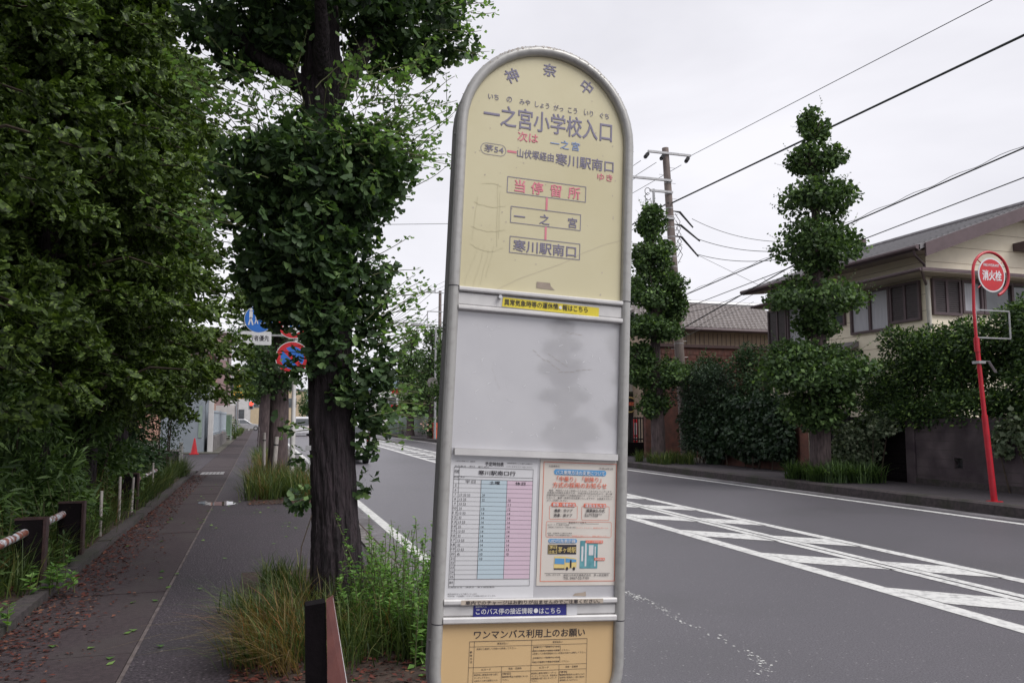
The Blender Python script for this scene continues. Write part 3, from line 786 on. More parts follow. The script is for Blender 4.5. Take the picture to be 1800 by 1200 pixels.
for x0, x1, z in ((-.065, -.044, -.5045), (.0745, .0935, -.5058)): frame(b, x0, x1, z - .0042, z + .0042, .0006, .0020)
b.build('ruled_lines', M['dark'], p_low, False, SO)
# timetable sheet
YP = .0018
b = MB(); rect(b, -.2105, .0035, -.3335, -.0125, YP)
ts = b.build('timetable_sheet', M['paper'], bs, False, SO)
b = MB(); rect(b, -.1343, -.0712, -.2902, -.0640, YP - .0006); b.build('saturday_column', M['pblue'], ts, False, SO)
b = MB(); rect(b, -.0712, -.0082, -.2902, -.0640, YP - .0006); b.build('holiday_column', M['ppink'], ts, False, SO)
TT = [
    ('dark', '予定時刻表', -0.1267, -0.0810, -0.0266, 0.0096),
    ('dark', '寒川駅南口行', -0.1422, -0.0511, -0.0473, 0.0110),
    ('dark', '行先', -0.1993, -0.1882, -0.0458, 0.0081),
    ('dark', '平日', -0.1730, -0.1483, -0.0691, 0.0068),
    ('dark', '土曜', -0.1141, -0.0889, -0.0701, 0.0075),
    ('dark', '休日', -0.0512, -0.0257, -0.0705, 0.0076),
    ('dark', '一之宮小学校入口\u3000停留所', -0.1998, -0.1512, -0.0223, 0.0031),
    ('dark', '系統番号\u3000茅54\u3000運行会社', -0.1993, -0.1167, -0.0336, 0.0031),
    ('dark', '道路事情等により遅れる場合が', -0.0728, -0.0098, -0.0232, 0.0031),
    ('dark', 'ございますのでご了承ください', -0.0747, -0.0095, -0.0313, 0.0031),
    ('dark', '系統', -0.2001, -0.1875, -0.0592, 0.0034),
    ('dark', '茅54', -0.1847, -0.1749, -0.0588, 0.0034),
    ('dark', 'お問合せ先\u3000神奈中\u3000茅ヶ崎営業所', -0.2018, -0.0915, -0.3084, 0.0030),
    ('dark', '祝日は休日ダイヤで運行いたします。', -0.2021, -0.1319, -0.3233, 0.0036),
    ('dark', '年末年始、お盆期間につきましては随時お知らせいたします。', -0.2019, -0.0885, -0.3281, 0.0036),
    ('dark', '備考', -0.2006, -0.1903, -0.2977, 0.0059),
]
TT = [(c, t, x0, x1, z, h) for c, t, x0, x1, z, h in TT if t not in ('備考',)]
ROWS = [(5, '', '', ''), (6, '', '', ''), (7, '17 33 53', '29', ''), (8, '13 33', '22', '10'), (9, '13 53', '', '11'), (10, '33', '13', '12'), (11, '13 53', '14', '14'), (12, '33', '14', '14'), (13, '13 53', '14', '14'), (14, '33', '14', '14'), (15, '13 53', '14', '14'), (16, '33', '14', '14'), (17, '13 53', '14', '14'), (18, '33', '14', '14'), (19, '13 53', '14', '13'), (20, '45', '10', '10'), (21, '', '10', ''), (22, '', '', ''), (23, '', '', ''), (24, '', '', ''), (25, '', '', '')]
rowz = lambda i: -.0782 - i * (.2848 - .0782) / 20
for i, (hh, a_, b_, c_) in enumerate(ROWS):
    z = rowz(i); s_ = str(hh); w_ = .0032 if len(s_) == 1 else .0085
    TT.append(('dark', s_, -.1948 - w_ / 2, -.1948 + w_ / 2, z, .0052))
    for tx, x in ((a_, -.1845), (b_, -.1305), (c_, -.0670)):
        if tx: TT.append(('dark', tx, x, x + .0031 * len(tx), z - .001, .0058))
TT.append(('dark', '備考', -.1995, -.1905, -.2975, .006))
letter(ts, TT, YP - .0012)
b = MB()
def hl2(x0, x1, z, t=.0005): rect(b, x0, x1, z - t / 2, z + t / 2, YP - .0010)
def vl2(x, z0, z1, t=.0005): rect(b, x - t / 2, x + t / 2, z0, z1, YP - .0010)
for z in (-.0364, -.0570, -.0640, -.2902, -.3060): hl2(-.2006, -.0070, z, .0008)
for i in range(20): hl2(-.2006, -.0075, (rowz(i) + rowz(i + 1)) / 2)
hl2(-.2006, -.0075, -.0735)
for x, z0, z1 in ((-.2006, -.3060, -.0364), (-.0072, -.3060, -.0364), (-.1882, -.3060, -.0364), (-.1343, -.2902, -.0640), (-.0712, -.2902, -.0640)): vl2(x, z0, z1, .0007)
b.build('ruled_lines', M['dark'], ts, False, SO)
# notice poster
b = MB(); rect(b, .0100, .2095, -.3065, -.0108, YP - .0005)
po = b.build('notice_poster', M['poster'], bs, False, SO)
PT = [
    ('dark', 'お客様各位', 0.0319, 0.0589, -0.0266, 0.0049),
    ('dark', '平成24年2月', 0.1614, 0.1984, -0.0288, 0.0050),
    ('white', 'バス乗降方法の変更について', 0.0500, 0.1760, -0.0408, 0.0099),
    ('red', '「中乗り」「前降り」', 0.0535, 0.1679, -0.0561, 0.0127),
    ('red', '方式の採用のお知らせ', 0.0427, 0.1830, -0.0708, 0.0134),
    ('dark', '毎度、神奈中バスをご利用いただきましてありがとうございます。', 0.0338, 0.1978, -0.0841, 0.0053),
    ('dark', 'お客様の利便性を図るため、平成24年3月26日(月)より、茅ヶ崎', 0.0292, 0.1979, -0.0900, 0.0053),
    ('dark', '営業所管内の路線バス全路線(送迎バス・コミュニティバスを除く)', 0.0286, 0.1980, -0.0956, 0.0053),
    ('dark', 'において、乗車・降車方法を変更いたしますので、お間違えのない', 0.0288, 0.1970, -0.1014, 0.0053),
    ('dark', 'ようご利用ください。', 0.0291, 0.0822, -0.1075, 0.0052),
    ('white', '乗車・降車方法', 0.0443, 0.1007, -0.1178, 0.0083),
    ('white', '運賃支払方法', 0.1273, 0.1811, -0.1187, 0.0084),
    ('dark', '乗車：中ドア', 0.0492, 0.0954, -0.1313, 0.0076),
    ('dark', '降車：前ドア', 0.0489, 0.0950, -0.1424, 0.0076),
    ('dark', '運賃後払方式', 0.1307, 0.1791, -0.1301, 0.0077),
    ('dark', '茅ヶ崎営業所管内の', 0.1271, 0.1720, -0.1390, 0.0046),
    ('dark', '路線バス全路線', 0.1272, 0.1617, -0.1432, 0.0046),
    ('dark', '乗車時のご注意点', 0.0861, 0.1315, -0.1598, 0.0045),
    ('dark', '※ICカードでご乗車のお客様', 0.0329, 0.0878, -0.1649, 0.0035),
    ('dark', '乗車時に下記のICカード読み取り部に', 0.0350, 0.1060, -0.1705, 0.0035),
    ('dark', '※現金・定期券等でご乗車のお客様', 0.0325, 0.0952, -0.1847, 0.0034),
    ('dark', '乗車時に下記の整理券発行機より', 0.0356, 0.0953, -0.1895, 0.0034),
    ('red', 'タッチして下さい。降車時も同じです。', 0.1061, 0.1902, -0.1715, 0.0031),
    ('red', '整理券をお取り下さい。運賃は後払いです。', 0.0961, 0.1868, -0.1908, 0.0031),
    ('white', 'LED行先表示器', 0.0390, 0.1051, -0.2031, 0.0083),
    ('gold', '茅03', 0.0396, 0.0574, -0.2179, 0.0075),
    ('gold', '中乗り', 0.0392, 0.0584, -0.2278, 0.0068),
    ('gold', '茅ヶ崎駅', 0.0612, 0.1069, -0.2234, 0.0137),
    ('white', 'ICカード読み取り部', 0.1343, 0.1748, -0.2039, 0.0042),
    ('white', '整理券発行機', 0.1567, 0.1804, -0.2453, 0.0042),
    ('dark', 'お問い合わせ先', 0.0333, 0.0691, -0.2813, 0.0037),
    ('dark', '神奈川中央交通株式会社\u3000茅ヶ崎営業所', 0.0765, 0.1929, -0.2823, 0.0058),
    ('dark', 'TEL 0467-52-7101', 0.0767, 0.1416, -0.2892, 0.0058),
]
YQ = YP - .0012
letter(po, PT, YQ - .0012, mats={'dark': 'dark', 'red': 'pred', 'white': 'white', 'gold': 'gold'})
b = MB()
frame(b, .0185, .2088, -.2970, -.0165, .0013, YQ)
for x0, x1, z0, z1 in ((.0367, .1084, -.1526, -.1190), (.1191, .1916, -.1534, -.1195), (.0296, .1980, -.1940, -.1570)): rrect_line(b, x0, x1, z0, z1, .004, .0008, YQ)
for x0, x1, z0, z1 in ((.0413, .1033, -.1226, -.1125), (.1242, .1827, -.1234, -.1134)): rrect_fill(b, x0, x1, z0, z1, .003, YQ - .0004)
rect(b, .1314, .1763, -.2074, -.2008, YQ - .0010); rect(b, .1544, .1820, -.2481, -.2419, YQ - .0010)
b.build('red_print', M['pred'], po, False, SO)
b = MB(); rrect_fill(b, .0454, .1811, -.0470, -.0334, .006, YQ); rrect_fill(b, .0365, .1093, -.2079, -.1979, .0045, YQ); b.build('blue_print', M['pillblue'], po, False, SO)
b = MB(); rect(b, .0358, .1080, -.2338, -.2115, YQ); rect(b, .0295, .1966, -.2783, -.2776, YQ); rect(b, .055, .082, -.1620, -.1614, YQ); rect(b, .132, .165, -.1620, -.1614, YQ)
b.build('black_print', M['dark'], po, False, SO)
b = MB(); frame(b, .0377, .0588, -.2325, -.2130, .0008, YQ - .0005); b.build('gold_print', M['gold'], po, False, SO)
b = MB()
rrect_fill(b, .1177, .1633, -.2669, -.2019, .001, YQ); b.build('photo_print', M['teal'], po, False, SO)
b = MB(); rect(b, .140, .152, -.236, -.212, YQ - .0005); rect(b, .130, .1345, -.262, -.206, YQ - .0005); rect(b, .155, .158, -.262, -.215, YQ - .0005); rect(b, .121, .126, -.25, -.215, YQ - .0005); b.build('photo_print', M['paper'], po, False, SO)
# printed bus
b = MB(); b.poly([(.0520, YQ, -.2665), (.0790, YQ, -.2690), (.0795, YQ, -.2390), (.0530, YQ, -.2388)]); b.poly([(.0797, YQ, -.2690), (.1095, YQ, -.2640), (.1098, YQ, -.2440), (.0797, YQ, -.2390)]); b.build('bus_print', M['gold'], po, False, SO)
b = MB(); b.poly([(.0535, YQ - .0005, -.2560), (.0782, YQ - .0005, -.2570), (.0785, YQ - .0005, -.2440), (.0543, YQ - .0005, -.2430)])
b.poly([(.0812, YQ - .0005, -.2530), (.1085, YQ - .0005, -.2520), (.1088, YQ - .0005, -.2460), (.0812, YQ - .0005, -.2430)]); b.build('bus_print', M['pillblue'], po, False, SO)
b = MB()
for cx in (.0855, .1030): b.poly([(cx + .0032 * math.cos(k * .5236), YQ - .0005, -.2672 + .0042 * math.sin(k * .5236)) for k in range(12)])
rect(b, .0525, .0788, -.2690, -.2662, YQ - .0005); rect(b, .0925, .0965, -.2650, -.2470, YQ - .0009); b.build('bus_print', M['dark'], po, False, SO)
b = MB(); b.poly([(.1023, .0022, -.3305), (.1369, .0022, -.3320), (.1355, .0022, -.3205), (.1290, .0022, -.3230), (.1085, .0022, -.3250)]); b.build('tape_scrap', M['scrap'], p_note, False, SO)
# post and foot below the frame
b = MB()
for s in (-1, 1): b.tube([(s * .12, .036, -1.39), (s * .12, .036, -.60)], .021, 14)
b.build('post', M['sign_frame'], bs, True, SO)
b = MB().bbox((0, .036, -1.405), (.52, .36, .11), ch=.04); b.build('concrete_foot', M['kerb'], bs, False, SO)

# ------------------------------------------------------------------ guard fence on the left verge
def guard_post(loc, rz, label, w=.26, h=.62, d=.10, group='brown guard posts', flare=1.0):
    t = thing('guard_post', label, 'guard post', loc, rz, group)
    b = MB(); b.box((-w / 2, -d / 2 + .004, -.15), (w / 2 - .03, d / 2, h - .006)); b.build('web', M['brown_post'], t)
    b = MB(); b.bbox((w / 2 - .0135, 0, h / 2 - .07), (.030, d + .012, h + .164), ch=.004)
    b.box((-w / 2 - .003, -d / 2, h - .005), (w / 2 - .03, d / 2 + .006, h + .012)); b.build('flange', M['brown_edge'], t)
    return t
GP = [(-1.965, 8.45), (-1.93, 9.95), (-2.03, 14.9)]
GL = ['dark brown guard post nearest the camera on the left verge', 'second dark brown guard post from the camera, ending the rusty rail', 'third dark brown guard post, far along the verge and half hidden in weeds']
for (x, y), l in zip(GP, GL): guard_post((x, y, .02), 0, l)
for k, (x, y, h) in enumerate(((-1.93, 11.7, .62), (-1.95, 13.3, .70), (-1.92, 14.3, .62), (-1.96, 17.3, .7))):
    t = thing('stake', 'thin weathered wooden stake standing in the weeds of the left verge', 'stake', (x, y, 0), 0, 'thin stakes along the verge')
    b = MB(); b.tube([(0, 0, -.1), (rnd.uniform(-.03, .03), 0, h)], [.022, .020], 8); b.build('shaft', M['stake'], t)
def guard_rail(y0, y1, z, label):
    b = MB(); n_ = 14
    b.tube([(-2.01 + rnd.uniform(-.003, .003), y0 + (y1 - y0) * i / n_, z) for i in range(n_ + 1)], .037, 12)
    return tag(b.build('guard_rail', M['rust_rail'], None, True), label, 'guard rail', 'rusty pipe rails of the guard fence')
guard_rail(5.2, 8.40, .52, 'rusty red and white pipe rail running out of the left edge of view')
guard_rail(8.50, 9.90, .52, 'short rusty red and white pipe rail between the two nearest guard posts')
guard_rail(14.95, 18.15, .50, 'rusty pipe rail beyond the third guard post, behind the weeds')

# the brown post in the foreground
t = thing('foreground_post', 'dark post in the foreground with a reddish brown face and a white reflective edge', 'guard post', (.262, 3.02, 0), 0)
def at_fg(p): return (p[0] - .262, p[1] - 3.02, p[2])
b = MB()
Tl, Tm, Tr = (.180, 3.02, .885), (.248, 3.0, .897), (.276, 3.05, .900)
Bl, Bm, Br = (.210, 3.02, -.05), (.285, 2.985, -.05), (.452, 3.10, -.05)
dk = (0.02, .085, -.006)
back = lambda p: (p[0] + .0, p[1] + .075, p[2])
b.add([at_fg(q) for q in (Tl, Tm, Bm, Bl, back(Tl), back(Tm), back(Bm), back(Bl))], [(3, 2, 1, 0), (4, 5, 6, 7), (0, 1, 5, 4), (1, 2, 6, 5), (2, 3, 7, 6), (3, 0, 4, 7)])
b.build('web', M['brown_post'], t)
b = MB(); f = lambda p, dx, dy: (p[0] + dx, p[1] + dy, p[2])
Tm2, Tr2, Bm2, Br2 = f(Tm, .001, -.004), f(Tr, 0, 0), f(Bm, .001, -.004), f(Br, 0, 0)
q8 = [f(Tm2, 0, 0), Tr2, Br2, Bm2, f(Tm2, .006, .03), f(Tr2, .004, .02), f(Br2, .004, .02), f(Bm2, .006, .03)]
b.add([(x, y, z + (.008 if i % 4 < 2 else 0)) for i, (x, y, z) in enumerate(map(at_fg, q8))], [(0, 1, 2, 3), (7, 6, 5, 4), (0, 4, 5, 1), (1, 5, 6, 2), (2, 6, 7, 3), (3, 7, 4, 0)])
b.build('flange', M['red_brown'], t)
b = MB(); q8 = [f(Tr2, .0008, .001), f(Tr2, .0024, .003), f(Br2, .0060, .006), f(Br2, .0008, .001)]
b.add([at_fg(p) for p in q8] + [at_fg(f(p, .001, .014)) for p in q8], [(0, 1, 2, 3), (7, 6, 5, 4), (0, 4, 5, 1), (1, 5, 6, 2), (2, 6, 7, 3), (3, 7, 4, 0)])
b.build('reflective_strip', M['silver_tape'], t)

# ------------------------------------------------------------------ stakes and the sign pole by the second tree
def stake(x, y, h, lean, label, r_=.055, m='stake'):
    t = thing('stake', label, 'stake', (x, y, 0), 0, 'short pale stakes by the second tree')
    b = MB(); b.tube([(0, 0, -.1), (lean * .5, 0, h * .5), (lean, .02, h)], [r_, r_ * .98, r_ * .95], 10); b.build('shaft', M[m], t, True)
    b = MB(); b.tube([(lean * .82, .016, h * .82), (lean * .84, .016, h * .845)], r_ * 1.12, 10); b.build('wire_binding', M['black'], t)
stake(.36, 20.0, 1.14, .06, 'pale round stake standing in the grass in front of the second street tree', .058)
stake(.17, 22.4, 1.20, -.02, 'thinner grey stake left of the second street tree trunk', .045)
stake(.16, 36.5, 1.15, .02, 'small far stake beside the third street tree', .05)
stake(.05, 39.0, 1.2, .02, 'small far stake just beyond the third street tree', .05)

SX, SY = .735, 18.6
t = thing('road_sign_pole', 'white sign pole behind the large tree carrying a speed limit and a no parking disc', 'road sign', (SX, SY, 0))
b = MB(); b.tube([(0, 0, -.1), (0, 0, 1.42)], .060, 14); b.tube([(0, 0, 1.42), (0, 0, 1.46), (-.005, 0, 4.3)], [.060, .048, .044], 14); b.build('pole', M['white_metal'], t, True)
def disc(cx, cz, r_, y, m, name, parent, thick=.004):
    b = MB(); b.cyl((cx, y, cz), r_, thick, 'y', 40); return b.build(name, m, parent)
def ring(cx, cz, r0, r1, y, m, name, parent):
    b = MB(); n_ = 48
    for i in range(n_):
        a, c = 2 * math.pi * i / n_, 2 * math.pi * (i + 1) / n_
        b.quad((cx + r1 * math.cos(a), y, cz + r1 * math.sin(a)), (cx + r1 * math.cos(c), y, cz + r1 * math.sin(c)), (cx + r0 * math.cos(c), y, cz + r0 * math.sin(c)), (cx + r0 * math.cos(a), y, cz + r0 * math.sin(a)))
    return b.build(name, m, parent)
d1 = disc(-.055, 3.73, .37, -.075, M['signwhite'], 'speed_limit_disc', t)
ring(-.055, 3.73, .255, .355, -.0765, M['signred'], 'red_ring', d1)
b = MB(); text_mesh('40', -.225, .115, 3.73, .25, b, -.077, .03); b.build('digits', M['signblue'], d1)
d2 = disc(-.055, 2.93, .37, -.075, M['signwhite'], 'no_parking_disc', t)
ring(-.055, 2.93, .255, .355, -.0765, M['signred'], 'red_ring', d2)
disc(-.055, 2.93, .256, -.077, M['signblue'], 'blue_field', d2, .002)
b = MB(); b.quad((-.055 - .21, -.0785, 2.93 + .145), (-.055 - .145, -.0785, 2.93 + .21), (-.055 + .21, -.0785, 2.93 - .145), (-.055 + .145, -.0785, 2.93 - .21)); b.build('slash', M['signred'], d2)
d3 = disc(-.80, 3.78, .31, -.075, M['signwhite'], 'cycle_path_disc', t)
disc(-.80, 3.78, .30, -.077, M['signblue'], 'blue_field', d3, .002)
b = MB()
for cx in (-.70, -.56):
    for i in range(20):
        a, c = 2 * math.pi * i / 20, 2 * math.pi * (i + 1) / 20
        b.quad(*[(cx + r_ * math.cos(q), -.0785, 3.68 + r_ * math.sin(q)) for q, r_ in ((a, .058), (c, .058), (c, .048), (a, .048))])
def seg(b, p, q, w, y):
    d = Vector((q[0] - p[0], q[1] - p[1])); nrm = Vector((-d.y, d.x)).normalized() * w / 2
    b.quad((p[0] + nrm.x, y, p[1] + nrm.y), (p[0] - nrm.x, y, p[1] - nrm.y), (q[0] - nrm.x, y, q[1] - nrm.y), (q[0] + nrm.x, y, q[1] + nrm.y))
for p, q in (((-.70, 3.68), (-.66, 3.75)), ((-.66, 3.75), (-.60, 3.75)), ((-.60, 3.75), (-.63, 3.68)), ((-.63, 3.68), (-.66, 3.75)), ((-.56, 3.68), (-.605, 3.78))): seg(b, p, q, .012, -.0787)
# walking adult and child
for cx, k in ((-.97, 1.0), (-.85, .7)):
    b.poly([(cx + .035 * k * math.cos(q * .6283), -.0785, 3.74 + .25 * k + .035 * k * math.sin(q * .6283)) for q in range(10)])
    for p, q, w in (((cx, 3.74 + .21 * k), (cx, 3.74 + .06 * k), .07 * k), ((cx, 3.74 + .07 * k), (cx - .045 * k, 3.74 - .1 * k), .03 * k), ((cx, 3.74 + .07 * k), (cx + .045 * k, 3.74 - .1 * k), .03 * k)): seg(b, p, q, w, -.0785)
b.build('pictogram', M['signwhite'], d3)
b = MB(); b.poly([(x, -.0755, z) for x, z in rrect(-1.17, -.52, 3.20, 3.50, .03)]); b.poly([(x, -.0715, z) for x, z in rrect(-1.17, -.52, 3.20, 3.50, .03)][::-1])
d4 = b.build('plaque', M['signwhite'], t)
b = MB(); text_mesh('歩行者優先', -1.11, -.57, 3.35, .13, b, -.0765, .02); b.build('lettering', M['dark'], d4)
b = MB(); b.box((-1.05, -.070, 3.755), (-.0, -.045, 3.795)); b.box((-1.05, -.070, 3.405), (-.0, -.045, 3.445)); b.build('bracket', M['galv'], t)

# ------------------------------------------------------------------ fire hydrant sign on the far pavement
HX, HY = 12.78, 11.35
t = thing('hydrant_sign', 'red fire hydrant sign pole with a looped top on the far pavement', 'hydrant sign', (HX, HY, .07))
lx = lambda X: X - HX
b = MB(); b.tube([(0, 0, -.05), (lx(12.66), 0, 1.56)], [.056, .052], 14); b.build('lower_pole', M['red'], t, True)
b = MB(); b.tube([(lx(12.66), 0, 1.555), (lx(12.575), 0, 2.93)], .040, 14); b.tube([(lx(12.578), 0, 2.72), (lx(12.572), 0, 2.98)], .050, 14); b.build('middle_pole', M['red'], t, True)
cx, cz, rl = lx(13.01), 4.19, .43
pts = [(lx(12.572), 0, 2.9), (lx(12.55), 0, 3.5)] + [(cx - rl * math.cos(R(a)), 0, cz + rl * math.sin(R(a)) * .97) for a in range(-8, 256, 8)]
b = MB(); b.tube(pts, .027, 12); b.build('looped_tube', M['red'], t, True)
hd = disc(cx, cz - .02, .325, -.02, M['signwhite'], 'hydrant_disc', t, .012)
disc(cx, cz - .02, .298, -.0225, M['signred'], 'red_field', hd, .004)
b = MB(); text_mesh('消火栓', cx - .235, cx + .235, cz - .03, .20, b, -.0245, .03); text_mesh('FIRE HYDRANT', cx - .19, cx + .19, cz + .165, .05, b, -.0245, .02); b.build('lettering', M['signwhite'], hd)
b = MB()
for a in (40, 140, 220, 320): b.tube([(cx + .31 * math.cos(R(a)), -.01, cz + .31 * math.sin(R(a))), (cx + rl * math.cos(R(a)), 0, cz + rl * math.sin(R(a)))], .009, 6)
b.build('clip', M['red'], t)
b = MB(); fx0, fx1, fz0, fz1 = lx(12.585), lx(13.40), 2.985, 3.50
for p, q in (((fx0, fz1), (fx1, fz1)), ((fx0, fz0), (fx1, fz0))): b.box((p[0], -.012, p[1] - .013), (q[0], .012, p[1] + .013))
for x in (fx0, fx1): b.box((x - .011, -.0115, fz0 + .012), (x + .011, .0115, fz1 - .012))
b.build('empty_frame', M['galv'], t)
b = MB(); b.box((lx(12.60) - .075, -.08, 2.50), (lx(12.60) + .075, .08, 2.55)); b.tube([(lx(12.68), -.06, 2.545), (lx(12.76), -.07, 2.54), (lx(12.90), -.08, 2.34)], [.02, .035, .036], 8, flat=.3); b.build('bent_bracket', M['galv'], t)
b = MB(); b.cyl((0, 0, -.005), .14, .012, 'z', 18); b.build('base_plate', M['red'], t)

# ------------------------------------------------------------------ trees
def bark_tube(path, rad, seg_=40, per=10, ridge=.05, seed=0):
    """a furrowed trunk: rings along path, ridged in and out"""
    rr = random.Random(seed); ph = [rr.uniform(0, 6.28) for _ in range(9)]
    P = [Vector(p) for p in path]; pts = []; rs = []
    for i in range(len(P) - 1):
        for k in range(per):
            s = k / per; pts.append(P[i].lerp(P[i + 1], s)); rs.append(rad[i] * (1 - s) + rad[i + 1] * s)
    pts.append(P[-1]); rs.append(rad[-1])
    b = MB(); N = len(pts)
    for i in range(N):
        z = pts[i].z
        for k in range(seg_):
            a = 2 * math.pi * k / seg_
            g = (abs(math.sin(5.5 * a + ph[0] + 1.3 * math.sin(z * 2.3 + ph[1]) + .6 * math.sin(z * 7 + ph[4]))) - .5) * 1.1 + (abs(math.sin(11 * a + ph[2] + 1.7 * math.sin(z * 3.1 + ph[3]))) - .5) * .6 + .5 * math.sin(2 * a + z * 1.1 + ph[5]) + .4 * math.sin(3 * a - z * 1.9 + ph[6]) + rr.uniform(-.35, .35)
            q = rs[i] * (1 + ridge * g)
            b.v.append((pts[i].x + q * math.cos(a), pts[i].y + q * math.sin(a), z))
    for i in range(N - 1):
        for k in range(seg_):
            k2 = (k + 1) % seg_; b.f.append((i * seg_ + k, i * seg_ + k2, (i + 1) * seg_ + k2, (i + 1) * seg_ + k)); b.mi.append(0)
    b.f.append(tuple(range((N - 1) * seg_, N * seg_))); b.mi.append(0)
    return b
def shoots(L, tw, starts, dirs, lens, leaf, lsize, per=.055, up=.5):
    """long thin shoots with leaves along them"""
    for p, d, ln in zip(starts, dirs, lens):
        p = Vector(p); d = Vector(d).normalized(); n_ = max(3, int(ln / per)); pts = [p.copy()]; c = p.copy()
        for i in range(n_):
            d = (d + Vector((rnd.gauss(0, .10), rnd.gauss(0, .10), rnd.gauss(.0, .08) + .02 * up))).normalized()
            c = c + d * (ln / n_); pts.append(c.copy())
        tw.tube(pts, [.0035 * (1 - .7 * i / n_) + .001 for i in range(n_ + 1)], 4, cap=False)
        pos = []; ax = []; nr = []; sz = []
        for i in range(1, n_ + 1):
            for _ in range(2 if rnd.random() < .6 else 1):
                o = Vector((rnd.gauss(0, 1), rnd.gauss(0, 1), rnd.gauss(0, 1))).normalized()
                pos.append(pts[i]); ax.append((o * .9 + d * .5 + Vector((0, 0, -.15))).normalized()); nr.append(Vector((rnd.gauss(0, .5), rnd.gauss(0, .5), 1)))
                sz.append(lsize * rnd.uniform(.6, 1.0) * (1 - .45 * i / n_))
        L.add(leaf, np.array([list(q) for q in pos]), np.array([list(q) for q in ax]), np.array([list(q) for q in nr]), np.array(sz))

# the big ginkgo beside the stop
G0 = Vector((.67, 7.06, 0))
gt = thing('ginkgo_tree', 'large dark-barked ginkgo street tree next to the bus stop sign', 'tree', G0)
lo = lambda px, py, Y=7.06: atY(px, py, Y) - G0
path = [(0.03, 0, -.1), (.015, 0, .15), (-.02, 0, .76), (-.085, 0, 1.73), (-.125, .0, 2.42), (-.17, .0, 3.3), (-.21, .0, 4.25), (-.225, 0, 4.62), (-.235, 0, 5.4), (-.25, .02, 6.6), (-.26, .04, 8.0)]
rad = [.245, .220, .180, .176, .186, .175, .155, .175, .120, .09, .05]
tk = bark_tube(path, rad, 72, 16, .075, 3).build('trunk', M['bark'], gt, False)
b = MB()
def limb(p, q, r0, r1, sag=.0, n_=7):
    p, q = Vector(p), Vector(q); pts = []
    for i in range(n_ + 1):
        s = i / n_; c = p.lerp(q, s); c.z += sag * math.sin(math.pi * s); pts.append((c.x + rnd.gauss(0, .012), c.y + rnd.gauss(0, .012), c.z))
    b.tube(pts, [r0 + (r1 - r0) * i / n_ for i in range(n_ + 1)], 12)
limb((-.21, 0, 4.45), lo(430, 75), .10, .055, -.06); limb(lo(430, 75), lo(345, 10), .055, .03)
limb((-.20, 0, 4.35), lo(655, 65), .12, .08, -.04); limb(lo(655, 65), lo(720, -60), .08, .04)
limb((-.20, 0, 4.4), (-.3, -.75, 5.1), .09, .04); limb((-.2, .05, 4.4), (-.0, .9, 5.2), .09, .04)
for a in range(9):
    an = a * .7; limb((-.18, 0, 3.25 + .05 * a), (-.18 + .45 * math.cos(an), .45 * math.sin(an), 3.35 + .08 * a), .045, .015, .03)
b.build('limb', M['bark'], gt, True)
L = LV()
# shade clumps: (centre px, py, Y, radii, count)
for (px, py, Y, rx, ry, rz_, n_) in ((425, 30, 7.0, .50, .60, .44, 1700), (735, 35, 7.1, .50, .60, .48, 1900), (660, 55, 7.2, .28, .5, .28, 600), (500, 50, 7.2, .25, .5, .25, 500), (570, -60, 6.5, .75, .5, .42, 1300), (570, -40, 7.7, .8, .6, .5, 1200), (660, -150, 7.1, .9, .8, .5, 1000), (470, -150, 7.1, .9, .8, .5, 1000),
                                     (560, 285, 6.75, .66, .46, .40, 2000), (475, 320, 6.95, .44, .5, .38, 1100), (645, 285, 6.95, .40, .5, .40, 1100), (570, 340, 7.5, .66, .5, .45, 1200), (550, 395, 6.7, .42, .3, .28, 700), (630, 370, 6.9, .28, .3, .28, 400), (460, 400, 7.0, .33, .35, .32, 600), (560, 450, 6.75, .34, .22, .26, 380),
                                     (480, 470, 7.0, .32, .3, .28, 700), (500, 520, 7.1, .26, .25, .22, 450), (570, 470, 6.72, .26, .10, .22, 260), (575, 540, 6.74, .24, .08, .2, 200), (640, 500, 6.9, .2, .2, .2, 200)):
    p, o = clump(lo(px, py, Y), (rx, ry, rz_), int(n_ * 1.05), 24, .26, .82); scatter(L, GINKGO, p, o, .083, .6, .45, .75)
# leaves growing straight from the trunk, mostly on its road side
for (px, py, Y, rx, ry, rz_, n_) in ((640, 560, 6.95, .18, .22, .30, 220), (640, 640, 6.85, .24, .2, .30, 330), (610, 690, 6.8, .16, .10, .13, 90), (660, 720, 6.9, .19, .18, .20, 240), (575, 610, 6.78, .16, .07, .22, 90), (550, 560, 6.78, .15, .08, .2, 90), (535, 640, 6.85, .11, .08, .12, 60), (650, 480, 6.9, .22, .2, .22, 180), (640, 780, 6.95, .06, .08, .16, 50), (645, 850, 6.95, .05, .06, .10, 25),
                                     (522, 875, 6.9, .055, .06, .085, 40), (524, 800, 6.95, .05, .05, .10, 16), (515, 740, 6.9, .09, .06, .09, 14), (500, 640, 6.9, .13, .1, .12, 40)):
    p, o = clump(lo(px, py, Y), (rx, ry, rz_), n_, 8, .5, .6); scatter(L, GINKGO, p, o, .078, .75, .45, .45)
tw = MB(); LY = LV()
def rand_shoots(n_, c, spread, dfun, l0, l1, size=.100, leaf=GINKGO):
    st = []; dr = []; ln = []
    for _ in range(n_):
        p = Vector(c) + Vector((rnd.gauss(0, spread[0]), rnd.gauss(0, spread[1]), rnd.gauss(0, spread[2])))
        st.append(p); dr.append(dfun()); ln.append(rnd.uniform(l0, l1))
    shoots(LY, tw, st, dr, ln, leaf, size, .072)
rand_shoots(64, lo(680, 260, 6.9), (.16, .25, .28), lambda: (rnd.uniform(.6, 1.2), rnd.gauss(-.1, .35), rnd.uniform(-.05, .9)), .30, .62)
